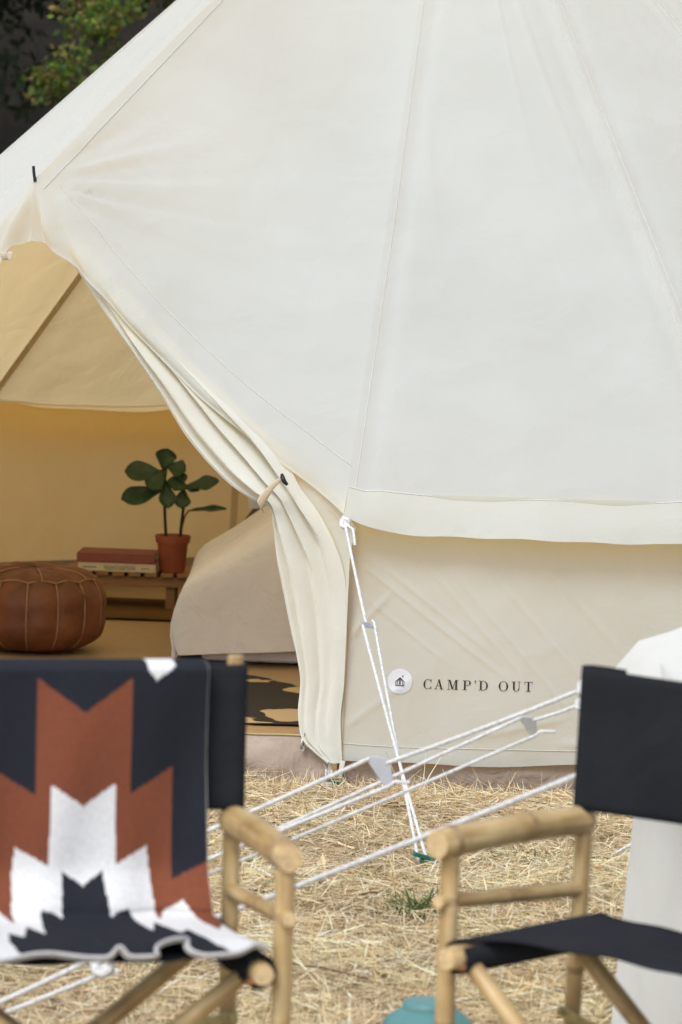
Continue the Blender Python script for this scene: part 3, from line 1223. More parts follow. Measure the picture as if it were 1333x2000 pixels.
def slider_mesh(c, d, w, h, thick, mat, parent):
    """three-hole plate lying in the plane of its ropes: d along the rope, w across"""
    c = Vector(c)
    n = d.cross(w).normalized()
    outline = [(0.62, 0.95), (0.50, 1.22), (0.20, 1.22), (-0.75, 0.72), (-0.95, 0.45), (-0.90, 0.10), (-0.50, -0.95), (-0.25, -1.22), (0.05, -1.15), (0.22, -0.85)]
    top = [c + (d * x * 0.85 + w * y * 0.92) * h + n * thick / 2 for x, y in outline]
    bot = [p - n * thick for p in top]
    m = len(top)
    mb = MB()
    mb.add(top + bot, [tuple(range(m)), tuple(range(2 * m - 1, m - 1, -1))] + [(i, i + m, (i + 1) % m + m, (i + 1) % m) for i in range(m)])
    return mb.build('slider', mat, parent, smooth=False, bevel=0.0012)


def peg(loc, lean, label, group=None):
    """green T-handled ground peg"""
    e = empty('tent_peg', loc)
    tag(e, label, 'tent peg', group)
    L = Vector(lean).normalized()
    mb = MB()
    mb.tube([L * -0.10, L * 0.02], 0.004, 8)
    mb.build('shaft', STEEL, e)
    mb = MB()
    mb.tube([L * 0.0, L * 0.010, L * 0.012, L * 0.022, L * 0.024, L * 0.036], [0.013, 0.013, 0.009, 0.009, 0.012, 0.012], 10)
    side = Vector((0.93, 0.22, -0.28)).normalized()
    rot = side.to_track_quat('X', 'Z').to_matrix()
    mb.box(L * 0.040, (0.062, 0.016, 0.010), rot)
    mb.build('handle', GREENPL, e, bevel=0.002, sharp=40)
    return e


def guy(name_label, start, peg_at, f_slider, spread, rad, slider_mat, slider_w, seed, tail=True, top_knot=0.012, sl_flat=True):
    start, peg_at = Vector(start), Vector(peg_at)
    e = empty('guy_rope', (peg_at.x, peg_at.y, 0))
    tag(e, name_label, 'guy rope', 'white guy ropes holding the tents')
    o = Vector((peg_at.x, peg_at.y, 0))
    s = start.lerp(peg_at, f_slider)
    d = (peg_at - start).normalized()
    sp = Vector((0, 0, 1)).cross(d).normalized()
    upn = d.cross(sp).normalized()
    if upn.z < 0:
        upn = -upn
    wv = (upn * spread[0] + sp * spread[1])
    h = wv.length
    wv.normalize()
    m = MB()
    m.tube([p - o for p in rope_pts(start, s + wv * h * 0.35 - d * h * 0.55, 0.003)], rad, 8)
    a = s + wv * h + d * h * 0.35
    b = s - wv * h - d * h * 0.15
    m.tube([p - o for p in rope_pts(a, peg_at + sp * 0.010 + upn * spread[2], 0.006, 18)] + [peg_at - o + d * 0.014 - upn * 0.004] + [p - o for p in rope_pts(peg_at - sp * 0.010 - upn * spread[2], b, 0.006, 18)], rad, 8)
    m.build('rope', ROPE, e)
    k = MB()
    knot(k, start + d * 0.03 - o, top_knot, seed)
    k.build('knot', ROPE, e)
    if tail:
        k = MB()
        k.tube([start + d * 0.035 - o, start + d * 0.06 + sp * 0.018 - o, start + d * 0.10 + sp * 0.018 + Vector((0, 0, -0.02)) - o], rad, 7)
        k.build('rope_tail', ROPE, e)
    k = MB()
    k.tube([b - o, b - d * 0.012 - o + Vector((0, 0, 0.004)), b - d * 0.045 - o + Vector((0, 0, -0.01))], rad * 0.95, 7)
    k.build('rope_tail', ROPE, e)
    slider_mesh(s - o, d, wv, h, 0.0035, slider_mat, e)
    return e, s, d, sp, upn


E0 = ring(AZ[0], R_EDGE, Z_EDGE - 0.004)
PEG0 = Vector((0.221, 8.931, 0.03))
guy('taut white guy rope from the eave corner beside the tied door flap', E0, PEG0, 0.345, (0.006, -0.017, 0.0), 0.0041, ALU, 0.055, 1)
peg((0.221, 8.925, 0.004), (0.15, -0.35, 1), 'green plastic tent peg in the dry grass between the two chairs')
E1 = ring(AZ[1], R_EDGE, Z_EDGE - 0.004)
peg((0.004, 10.128, -0.018), (0.1, -0.2, 1), 'green tent peg at the foot of the wall corner under the door flap')

C1 = t2p(535.4, 2.49, 0.685)
C2 = t2p(554.0, 2.49, 0.700)
C3 = t2p(480.0, 2.49, 0.70)
g1 = guy('guy rope with a large pale slider in front of the cream wall hem', (0.505, 7.30, 0.681), (-0.815, 7.67, 0.02), 0.31, (0.032, 0.0, 0.016), 0.0043, ALUW, 0.085, 2, False, 0.012)
g2 = guy('guy rope with a grey triangular slider, nearest the printed lettering', (0.513, 7.55, 0.616), (-0.747, 7.519, 0.02), 0.10, (0.022, 0.0, 0.008), 0.0037, ALU, 0.060, 3, False, 0.008)
g3 = guy('thickest, lowest guy rope, running behind both bamboo chairs', C2, (-0.776, 6.9, 0.02), 0.735, (0.015, 0.0, 0.006), 0.0050, ALUW, 0.05, 4, False, 0.012)
km = MB()
knot(km, g3[1] - g3[0].location - g3[2] * 0.02, 0.017, 9)
km.build('knot', ROPE, g3[0])
km = MB()
km.tube([g3[1] - g3[0].location, g3[1] - g3[0].location + Vector((-0.012, 0, 0.03)), g3[1] - g3[0].location + Vector((-0.03, 0, 0.045))], 0.0055, 7)
km.build('rope_tail', ROPE, g3[0])
PR = Vector((0.679, 9.106, 0.025))
guy('short pair of cords to a peg beside the neighbouring tent wall', C3, PR, 0.30, (0.012, 0.006, 0.004), 0.004, ALU, 0.05, 5, False, 0.01)
peg((0.672, 9.100, -0.015), (-0.5, 0.0, 1), 'tent peg half sunk in straw beside the neighbouring tent wall')


# ------------------------------------------------------------------ chairs
def bamboo(parent, name, a, b, r, nodes=(), seg=14, cap=True, seed=0, bend=0.0):
    """one cane with swollen joints; own axes along its length so the grain follows it"""
    a, b = Vector(a), Vector(b)
    L = (b - a).length
    n = max(10, int(L / 0.012))
    q = random.Random(seed)
    pts, rr = [], []
    for i in range(n + 1):
        f = i / n
        rad = r * (1 + 0.03 * math.sin(f * 5 + seed))
        for nd in nodes:
            e = (f - nd) * L
            rad *= 1 + 0.10 * math.exp(-(e / 0.006) ** 2) - 0.05 * math.exp(-((e - 0.010) / 0.004) ** 2)
        if i in (0, n):
            rad *= 0.88
        elif i in (1, n - 1):
            rad *= 0.98
        pts.append(Vector((bend * math.sin(math.pi * f), 0, f * L)))
        rr.append(rad)
    mb = MB()
    mb.tube(pts, rr, seg, True, 0, 1)
    for nd in nodes:
        i = int(nd * n)
        for j in range(seg):
            mb.m[i * seg + j] = 2
    o = mb.build(name, [BAMBOO, BAMBOO_CUT, BAMBOO_JOINT], parent, sharp=50)
    o.location = a
    o.rotation_euler = (b - a).to_track_quat('Z', 'X').to_euler()
    return o


def chair(label, rear_post, f, W, D, vis, arm_z=0.62, seed=0, tip=0.880, scoop=0.0, over=0.034):
    """director's chair of bamboo; local +Y is the way it faces"""
    f = Vector((f[0], f[1], 0)).normalized()
    lx = Vector((f.y, -f.x, 0))
    c = Vector((rear_post[0], rear_post[1], 0)) - lx * (vis * W / 2) + f * D / 2
    t = empty('directors_chair', (c.x, c.y, 0), math.atan2(-f.x, f.y))
    tag(t, label, 'chair', "bamboo director's chairs")
    lean = 0.02
    for s in (-1, 1):
        x = s * W / 2
        bamboo(t, 'rear_post', (x, -D / 2 + 0.012, 0), (x, -D / 2 - lean, tip), 0.0142, (0.22, 0.45, 0.74), seed=seed + s)
        bamboo(t, 'front_post', (x, D / 2, 0), (x, D / 2, arm_z - 0.012), 0.0152, (0.3, 0.55, 0.86), seed=seed + s + 3)
        bamboo(t, 'armrest', (x, -D / 2 - 0.016, arm_z + 0.002), (x, D / 2 + over, arm_z), 0.0238, (0.42, 0.9), 18, seed=seed + s + 6, bend=0.004)
        bamboo(t, 'side_rail', (x, -D / 2 - 0.01, 0.510), (x, D / 2 + 0.026, 0.530), 0.0125, (0.55,), 12, seed=seed + s + 9)
        bamboo(t, 'seat_rail', (x - s * 0.043, -D / 2 - 0.03, 0.452), (x - s * 0.043, D / 2 + 0.052, 0.452), 0.0185, (0.3, 0.7), 14, seed=seed + s + 12)
        bamboo(t, 'foot_rail', (x - s * 0.002, -D / 2 - 0.02, 0.055), (x - s * 0.002, D / 2 + 0.03, 0.055), 0.0125, (0.4,), 12, seed=seed + s + 15)
        for yy, nm in ((D / 2 - 0.012, 'front'), (-D / 2 + 0.045, 'rear')):
            oy = yy + (0.014 if s > 0 else -0.018)
            bamboo(t, 'crossed_leg', (x - s * 0.05, oy, 0.438), (-x + s * 0.035, oy, 0.055), 0.0145, (0.35, 0.7), 12, seed=seed + s + 18)
            # flat folding strut from the post to the leg of the same side
            jf = 0.42
            j = Vector((lerp(x - s * 0.05, -x + s * 0.035, jf), oy, lerp(0.438, 0.055, jf)))
            p0 = Vector((x, (D / 2 if yy > 0 else -D / 2 + 0.008) + (0.017 if yy > 0 else 0.017), 0.315))
            mb = MB()
            dv = (j + Vector((0, 0.02 if yy > 0 else 0.016, 0)) - p0)
            rot = dv.to_track_quat('X', 'Z').to_matrix()
            mb.box(p0 + dv / 2, (dv.length + 0.02, 0.004, 0.017), rot)
            st = mb.build('strut', BRASS, t, bevel=0.001, smooth=False)
            for q in (p0, j + Vector((0, 0.02 if yy > 0 else 0.016, 0))):
                mb = MB()
                mb.tube([q + Vector((0, -0.004, 0)), q + Vector((0, 0.008, 0))], [0.008, 0.006], 10)
                mb.build('bolt', BRASS, st)
        mb = MB()
        mb.tube([(x - s * 0.058, D / 2 + 0.030, 0.440), (x - s * 0.058, D / 2 + 0.040, 0.440)], [0.007, 0.005], 10)
        mb.build('rivet', COPPER, t)
    # sling seat
    mb = MB()
    P = []
    hw = W / 2 - 0.043
    for j in range(13):
        v = j / 12
        y = lerp(-D / 2 - 0.012, D / 2 + 0.030, v)
        row = []
        prof = [(-hw + 0.016, 0.469), (-hw + 0.0245, 0.452), (-hw + 0.018, 0.435), (-hw + 0.010, 0.4275), (-hw - 0.004, 0.4265), (-hw - 0.018, 0.435), (-hw - 0.0255, 0.452), (-hw - 0.018, 0.469), (-hw - 0.007, 0.4755)]
        for i in range(25):
            u = i / 24
            prof.append((lerp(-hw, hw, u), 1.0 + 0.4765 - (0.007 + 0.004 * math.sin(v * 5)) * math.sin(math.pi * u) ** 0.7 + 0.002 * math.sin(u * 19 + 4 * v)))
        prof += [(hw + 0.007, 0.4755), (hw + 0.018, 0.469), (hw + 0.0255, 0.452), (hw + 0.018, 0.435), (hw + 0.004, 0.4265), (hw - 0.010, 0.4275), (hw - 0.018, 0.435), (hw - 0.0245, 0.452), (hw - 0.016, 0.469)]
        P.append([(x, y - (scoop * v * max(0, 1 - (x / hw) ** 2) ** 0.5 if z > 1 else 0), z - 1 if z > 1 else z) for x, z in prof])
    mb.grid(P)
    mb.build('seat', NAVY, t, solid=0.003)
    # back sling
    mb = MB()
    P = []
    W_ = Wob(seed + 90, 3, 8)
    for i in range(17):
        fz = i / 16
        z = lerp(0.640, 0.868, fz)
        yb = -D / 2 + lerp(0.012, -lean, z / 0.888)
        row = []
        r = 0.0185
        prof = [(-W / 2 + 0.05, -r - 0.001), (-W / 2 + 0.01, -r), (-W / 2 - r * 0.7, -r * 0.7), (-W / 2 - r, 0), (-W / 2 - r * 0.7, r * 0.7), (-W / 2, r)]
        for k in range(31):
            u = k / 30
            sag = -0.018 * math.sin(math.pi * u) * (1 + 0.2 * math.sin(3 * fz))
            prof.append((lerp(-W / 2 + 0.01, W / 2 - 0.01, u), r + sag + 0.003 * W_(u * 0.5, fz * 0.25)))
        prof += [(W / 2, r), (W / 2 + r * 0.7, r * 0.7), (W / 2 + r, 0), (W / 2 + r * 0.7, -r * 0.7), (W / 2 - 0.01, -r), (W / 2 - 0.05, -r - 0.001)]
        row = [(x, yb + y, z + 0.004 * math.sin(math.pi * (x / W + 0.5)) * (-1 if fz > 0.5 else 0.6)) for x, y in prof]
        P.append(row)
    mb.grid(P)
    mb.build('back_sling', NAVY, t, solid=0.003)
    return t


left_chair = chair("bamboo director's chair on the left with a patterned blanket over it", (-0.151, 5.947), (0.29, -0.957), 0.56, 0.300, -1, seed=1, over=0.022)
right_chair = chair("empty bamboo director's chair with bare navy canvas on the right", (0.399, 6.063), (-0.673, -0.740), 0.56, 0.315, 1, seed=40, tip=0.856, scoop=0.10, over=0.034)


# ------------------------------------------------------------------ blanket
def blanket(t, W, D):
    NAV, RUS, WHI, GRY = (0.021, 0.023, 0.030), (0.20, 0.066, 0.036), (0.70, 0.70, 0.70), (0.52, 0.51, 0.50)
    # motif, in units of 1/2.083 photograph pixels from the axis (x) and from the top fold (y)
    rust = [(0, 192), (193, 50), (195, 535), (370, 423), (370, 905), (512, 825), (512, 1140), (560, 1400), (0, 1400)]
    white = [(0, 585), (130, 492), (138, 835), (267, 758), (290, 1050), (400, 985), (470, 1090), (512, 1062), (560, 1400), (0, 1400)]
    navy2 = [(0, 922), (80, 862), (98, 1035), (172, 1008), (208, 1095), (255, 1060), (300, 1112), (345, 1095), (372, 1135), (390, 1400), (0, 1400)]
    wtop = [(258, 15), (290, 62), (375, -2), (375, -60), (258, -60)]

    def inside(poly, x, y):
        r = np.zeros(x.shape, bool)
        n = len(poly)
        for i in range(n):
            x0, y0 = poly[i]
            x1, y1 = poly[(i + 1) % n]
            if y0 == y1:
                continue
            c = ((y0 > y) != (y1 > y)) & (x < (x1 - x0) * (y - y0) / (y1 - y0) + x0)
            r ^= c
        return r

    nu, nv = 330, 470
    half = 0.196
    back_len, top_len, front_len, seat_len = 0.20, 0.05, 0.375, 0.325
    total = back_len + top_len + front_len + seat_len
    U, V = np.meshgrid(np.linspace(-1, 1, nu), np.linspace(0, total, nv))
    yb = -D / 2
    # arc length -> (y, z)
    Y = np.zeros_like(V)
    Z = np.zeros_like(V)
    zt = 0.879
    for i in range(nv):
        s = V[i, 0]
        if s < back_len:
            y, z = yb - 0.047, zt - 0.018 - (back_len - s)
        elif s < back_len + top_len:
            a = (s - back_len) / top_len * math.pi
            y, z = yb - 0.012 - 0.035 * math.cos(a), zt - 0.018 + 0.014 * math.sin(a)
        elif s < back_len + top_len + front_len:
            q = (s - back_len - top_len) / front_len
            y, z = yb + 0.023 + 0.012 * q + 0.03 * smoothstep(0.75, 1.0, q) ** 2, zt - 0.018 - (s - back_len - top_len) * (1 - 0.02 * q)
        else:
            q = s - back_len - top_len - front_len
            y0, z0 = yb + 0.065, zt - 0.018 - front_len * 0.98
            r = 0.03
            y = y0 + q * 0.93
            z = 0.482 + (z0 - 0.482) * math.exp(-q / 0.02)
        Y[i], Z[i] = y, z
    fr = np.clip((V - back_len - top_len) / front_len, 0, 1)
    st = np.clip((V - back_len - top_len - front_len) / seat_len, 0, 1)
    X = U * half * (1 + 0.02 * fr + 0.06 * st)
    # hanging folds
    Y = Y + fr * 0.007 * np.exp(-((U - 0.55 - 0.2 * fr) / 0.16) ** 2) - fr * 0.008 * np.exp(-((U + 0.3 + 0.15 * fr) / 0.2) ** 2)
    Y = Y + fr * (0.013 * np.sin(U * 4.2 + 1.0 + 1.2 * fr) + 0.007 * np.sin(U * 9 + 3.4 * fr + 2)) * (1 - st)
    Y = Y + 0.004 * np.sin(U * 3 + 6 * fr) * (st <= 0)
    # the front edge rumples up
    e = np.clip((st - 0.35) / 0.65, 0, 1) ** 1.5
    def bumpu(c, w):
        return np.exp(-((U - c) / w) ** 2)
    ridge = 0.016 * bumpu(-0.08, 0.045) + 0.019 * bumpu(0.34, 0.13) * (1 + 0.5 * np.sin(U * 9)) + 0.012 * bumpu(0.92, 0.10) + 0.004 * bumpu(-0.6, 0.2)
    Z = Z + st * 0.004 + e * ridge
    # one fold doubles back on itself
    Y = Y + e * (0.030 * bumpu(0.22, 0.06) - 0.050 * bumpu(0.36, 0.10) + 0.012 * np.sin(U * 4 + 0.6) - 0.006)
    X = X + e * (0.030 * bumpu(0.30, 0.10) * np.sin((U - 0.3) * 20))
    Z = Z + 0.0015 * np.sin(U * 9 + V * 21) * st
    # colour by motif, knitted in small steps
    px = np.abs(U) * 510
    arc = V - back_len - top_len * 0.45 - 0.018
    py = np.where(arc < 0.385, arc * 1010 / 0.378, 0)
    py = np.where(arc >= 0.385, 1028 + (arc - 0.385) / 0.36 * 215, py)
    qx = np.round(px / 5) * 5
    qy = np.round(py / 4) * 4
    C = np.zeros(U.shape + (3,))
    C[:] = NAV
    C[inside(rust, qx, qy)] = RUS
    C[inside(white, qx, qy)] = WHI
    C[inside(navy2, qx, qy)] = NAV
    C[inside(wtop, qx, qy) & (U > 0)] = WHI
    # the part that hangs behind repeats the motif
    bh = arc < -0.03
    C[bh & (np.abs(((px / 128) % 2) - 1) < 0.5)] = WHI
    C *= (1 + 0.10 * rng.standard_normal(U.shape))[..., None].clip(0.7, 1.3)
    # pale knitted border
    rim = (np.abs(U) > 0.996) | (V > total - 0.008) | (V < 0.008)
    C[rim] = GRY
    # turned axis: chair faces the viewer, so local -X is on the viewer's right
    cx = -W / 2 + 0.054 + half
    P = np.stack([cx - X, Y, Z], -1).reshape(-1, 3)
    idx = np.arange(nu * nv).reshape(nv, nu)
    F = np.stack([idx[:-1, :-1], idx[:-1, 1:], idx[1:, 1:], idx[1:, :-1]], -1).reshape(-1, 4)
    M = Matrix.Translation(t.location) @ Matrix.Rotation(t.rotation_euler.z, 4, 'Z')
    o = np_mesh('blanket', P, F, KNIT, C.reshape(-1, 3), None, True)
    o.matrix_world = M
    m = o.modifiers.new('thick', 'SOLIDIFY')
    m.thickness = 0.006
    m.offset = 0.6
    tag(o, "knitted navy, rust and white stepped-pattern blanket draped over the left chair", 'blanket')
    # corded edge along the front hem
    mb = MB()
    last = P.reshape(nv, nu, 3)[-1]
    mb.tube([Vector(p) + Vector((0, 0.002, 0.002)) for p in last[::3]], 0.0028, 8)
    e_ = mb.build('bound_edge', plain('pale_yarn', (0.55, 0.54, 0.53), 0.95, var=0.2, scale=200, bmp=1), o)
    return o


blanket(left_chair, 0.56, 0.300)


# ------------------------------------------------------------------ jug between the chairs
def jug():
    e = empty('drink_jug', (0.181, 6.53, -0.016))
    tag(e, 'teal drink jug with a stepped lid on the grass between the chairs', 'jug')
    seg = 40
    mb = MB()
    mb.lathe([(0.0, 0.0), (0.064, 0.0), (0.070, 0.006), (0.072, 0.05), (0.072, 0.165), (0.075, 0.170), (0.075, 0.178), (0.070, 0.182), (0.0, 0.182)], seg)
    mb.build('body', TEALD, e, sharp=40)
    mb = MB()
    mb.lathe([(0.066, 0.181), (0.077, 0.182), (0.079, 0.186), (0.078, 0.198), (0.070, 0.206), (0.052, 0.219), (0.046, 0.222), (0.045, 0.231), (0.042, 0.235), (0.034, 0.2365), (0.0, 0.237)], seg)
    mb.build('lid', TEAL, e, sharp=50)
    mb = MB()
    mb.tube(interp_pts([(-0.073, 0, 0.15), (-0.098, 0, 0.13), (-0.098, 0, 0.08), (-0.072, 0, 0.06)], 14), 0.007, 8)
    mb.build('handle', TEALD, e)


jug()


# ------------------------------------------------------------------ inside the tent
def pouf():
    e = empty('leather_pouf', (-1.015, 12.76, 0.012))
    tag(e, 'round tan leather pouf with pale stitched seams inside the tent', 'pouf')
    n = 14
    H, Rm = 0.272, 0.243

    def prof(f):
        th = lerp(-math.pi / 2, math.pi / 2, f)
        c, s = math.cos(th), math.sin(th)
        return Rm * abs(c) ** 0.45, H / 2 + H / 2 * (abs(s) ** 0.78) * (1 if s > 0 else -1)
    W = Wob(91, 3, 6)
    mb = MB()
    P = []
    for i in range(41):
        r, z = prof(i / 40)
        row = []
        for k in range(112):
            a = 2 * math.pi * k / 112
            groove = abs(math.sin(a * n / 2)) ** 0.5
            rr = r * (0.962 + 0.038 * groove) * (1 + 0.015 * W(a, i * 0.1))
            row.append((rr * math.cos(a), rr * math.sin(a), max(0.0, z + 0.008 * W(math.cos(a) * 2, math.sin(a) * 2 + i * 0.05) * (i / 40))))
        P.append(row)
    mb.grid(P, closed=True)
    mb.build('body', LEATHER, e)
    for k in range(n):
        mb = MB()
        a = 2 * math.pi * k / n
        pts = []
        for i in range(4, 31):
            r, z = prof(i / 40)
            pts.append((r * 0.968 * math.cos(a) * 1.0, r * 0.968 * math.sin(a), z + 0.002))
        mb.tube(pts, 0.0032, 6)
        mb.build('seam', LSTITCH, e)
    mb = MB()
    r, z = prof(0.755)
    pts = []
    for k in range(n * 8 + 1):
        a = 2 * math.pi * k / (n * 8)
        f = 0.735 + 0.03 * abs(math.sin(a * n / 2))
        r, z = prof(f)
        pts.append((r * 0.985 * math.cos(a), r * 0.985 * math.sin(a), z + 0.003))
    mb.tube(pts, 0.0030, 6, False)
    mb.build('top_seam', LSTITCH, e)
    for k in range(n // 2):
        mb = MB()
        a = 2 * math.pi * (k * 2 + 0.5) / n
        pts = []
        for i in range(31, 40):
            r, z = prof(i / 40)
            pts.append((r * math.cos(a), r * math.sin(a), z + 0.003))
        mb.tube(pts, 0.003, 6)
        mb.build('star_seam', LSTITCH, e)
    e.rotation_euler = (0, 0, 0.2)


pouf()


def bench():
    e = empty('slatted_bench', (-0.772, 14.07, 0.008), R_(-1.5))
    tag(e, 'low slatted wooden bench against the back wall of the tent', 'bench')
    L, Wd, zt = 0.46, 0.26, 0.142
    n = 8
    for k in range(n):
        x = lerp(-L / 2 + 0.022, L / 2 - 0.022, k / (n - 1))
        mb = MB()
        mb.box((x, 0, zt - 0.008), (0.046, Wd, 0.016))
        mb.build('slat', BENCHW, e, smooth=False, bevel=0.003)
    for s in (-1, 1):
        mb = MB()
        mb.box((0, s * (Wd / 2 - 0.03), zt - 0.034), (L - 0.03, 0.020, 0.036))
        mb.build('apron', BENCHW, e, smooth=False, bevel=0.002)
        for q in (-1, 1):
            mb = MB()
            mb.box((q * (L / 2 - 0.07), s * (Wd / 2 - 0.052), (zt - 0.02) / 2), (0.034, 0.022, zt - 0.02))
            mb.build('leg', BENCHW, e, smooth=False, bevel=0.002)
    mb = MB()
    mb.blob((-0.19, -Wd / 2 + 0.018, zt - 0.034), 0.006, 8, 6)
    mb.build('screw', BLACK, e)


bench()
ZB = 0.008 + 0.142


def book(name, label, c, d, rz, cover, spine_text=False):
    e = empty(name, c, rz)
    tag(e, label, 'book')
    w, dp, h = d
    mb = MB()
    mb.box((0, 0, 0.0018), (w, dp, 0.0036))
    mb.box((0, 0, h - 0.0018), (w, dp, 0.0036))
    mb.box((0, -dp / 2 + 0.002, h / 2), (w, 0.004, h - 0.0076))
    mb.build('cover', cover, e, smooth=False, bevel=0.001)
    mb = MB()
    mb.box((0, 0.002, h / 2), (w - 0.008, dp - 0.014, h - 0.0078))
    mb.build('pages', PAPER, e, smooth=False)
    if spine_text:
        # faint worn capitals on the spine
        mb = MB()
        y = -dp / 2 - 0.0006
        x = -0.046
        for wd in (0.010, 0.010, 0.011, 0.012, 0.009, 0.006, 0.010, 0.010, 0.011):
            for kx, kw in ((x, 0.0022), (x + wd - 0.0032, 0.0022)):
                mb.box((kx + kw / 2, y, h / 2), (kw, 0.0006, 0.016))
            mb.box((x + wd / 2 - 0.001, y - 0.0003, h / 2 + rnd.choice((-0.006, 0, 0.006))), (wd - 0.004, 0.0004, 0.0022))
            x += wd + 0.003
        mb.box((-0.10, y, h / 2), (0.05, 0.0006, 0.004))
        mb.box((0.105, y, h / 2), (0.03, 0.0006, 0.003))
        mb.build('spine_print', INKB, e, smooth=False)


book('book', 'cream hardback with worn capitals on its spine, under the red book', (-0.808, 14.04, ZB + 0.001), (0.285, 0.20, 0.030), R_(-1.5), BOOKW, True)
book('book', 'dull red hardback on top of the cream book on the bench', (-0.812, 14.045, ZB + 0.0325), (0.285, 0.20, 0.034), R_(-2.5), BOOKR)


def fig_plant():
    e = empty('potted_fig', (-0.613, 14.02, ZB + 0.001))
    tag(e, 'fiddle-leaf fig in a terracotta pot at the right end of the bench', 'plant')
    mb = MB()
    mb.lathe([(0, 0), (0.046, 0), (0.048, 0.004), (0.056, 0.104), (0.057, 0.106), (0.062, 0.106), (0.066, 0.132), (0.064, 0.134), (0.060, 0.132), (0.055, 0.11), (0.0, 0.11)], 28)
    mb.build('pot', TERRA, e, sharp=40)
    mb = MB()
    mb.lathe([(0.056, 0.116), (0.03, 0.122), (0, 0.124)], 20)
    mb.build('soil', SOIL, e)
    stems = [[(-0.024, 0, 0.115), (-0.030, 0.0, 0.18), (-0.034, 0.0, 0.25), (-0.036, 0.002, 0.33), (-0.030, 0, 0.39)],
             [(0.026, 0.005, 0.115), (0.030, 0.003, 0.18), (0.036, 0.0, 0.25), (0.034, 0.0, 0.31), (0.018, 0, 0.37)],
             [(0.030, 0.003, 0.155), (0.040, 0.0, 0.200), (0.052, -0.002, 0.222)]]
    for k, s in enumerate(stems):
        mb = MB()
        mb.tube(interp_pts(s, 12), [lerp(0.0062, 0.0042, i / 11) for i in range(12)] if k < 2 else 0.003, 8)
        mb.build('stem', STEM, e)

    def leaf(base, tip, wid, up, curl):
        base, tip = Vector(base), Vector(tip)
        ax = tip - base
        L = ax.length
        ax.normalize()
        nrm = Vector(up)
        nrm = (nrm - ax * nrm.dot(ax)).normalized()
        sd = ax.cross(nrm).normalized()
        P = []
        n, m = 16, 6
        for i in range(n + 1):
            f = i / n
            w = wid * (math.sin(math.pi * min(1, f ** 1.25)) ** 0.62) * (0.45 + 0.65 * f) if 0 < f < 1 else 0.0015
            row = []
            for j in range(-m, m + 1):
                q = j / m
                wav = 0.05 * wid * math.sin(f * 15 + 2 * q) * abs(q) + 0.22 * wid * q * q - curl * L * f * f
                ribs = 0.02 * wid * abs(math.sin(f * 22 - abs(q) * 4))
                row.append(base + ax * f * L + sd * q * w * (1 + 0.05 * math.sin(f * 12)) + nrm * (wav + ribs))
            P.append(row)
        mb = MB()
        mb.grid(P)
        mb.build('leaf', LEAF, e, solid=0.001)


    LV = [((-0.040, 0, 0.355), (-0.182, -0.02, 0.368), 0.046, (0.25, -0.75, 0.6), 0.10),
          ((-0.036, 0, 0.295), (-0.190, -0.03, 0.252), 0.046, (0.0, -0.75, 0.7), -0.06),
          ((-0.046, 0.0, 0.375), (-0.030, 0.0, 0.452), 0.040, (0.2, -1, 0.1), 0.0),
          ((-0.034, -0.01, 0.375), (-0.095, -0.05, 0.305), 0.038, (0, -1, 0.4), 0.0),
          ((-0.030, 0.00, 0.385), (0.040, -0.03, 0.375), 0.036, (0, -0.9, 0.5), 0.10),
          ((-0.033, -0.01, 0.335), (-0.018, -0.05, 0.235), 0.032, (0.1, -1, 0.2), 0.0),
          ((-0.036, 0.01, 0.34), (-0.06, 0.06, 0.28), 0.035, (0, -0.5, 0.8), 0.0),
          ((0.020, 0, 0.360), (0.002, -0.05, 0.30), 0.038, (0.2, -1, 0.4), 0.0),
          ((0.010, 0, 0.372), (0.040, -0.02, 0.335), 0.018, (0.3, -1, 0.2), 0.0),
          ((0.034, 0, 0.300), (0.160, -0.01, 0.345), 0.036, (-0.2, -0.7, 0.75), 0.10),
          ((0.030, 0.0, 0.315), (0.092, -0.02, 0.300), 0.026, (0, -0.6, 0.9), 0.0),
          ((0.034, -0.01, 0.305), (0.030, -0.05, 0.236), 0.032, (0, -1, 0.2), 0.0),
          ((0.052, 0, 0.222), (0.190, -0.02, 0.250), 0.022, (-0.1, -0.45, 0.9), 0.12)]
    for b_, t_, w_, u_, c_ in LV:
        leaf(b_, t_, w_ * 1.12, u_, c_)


fig_plant()


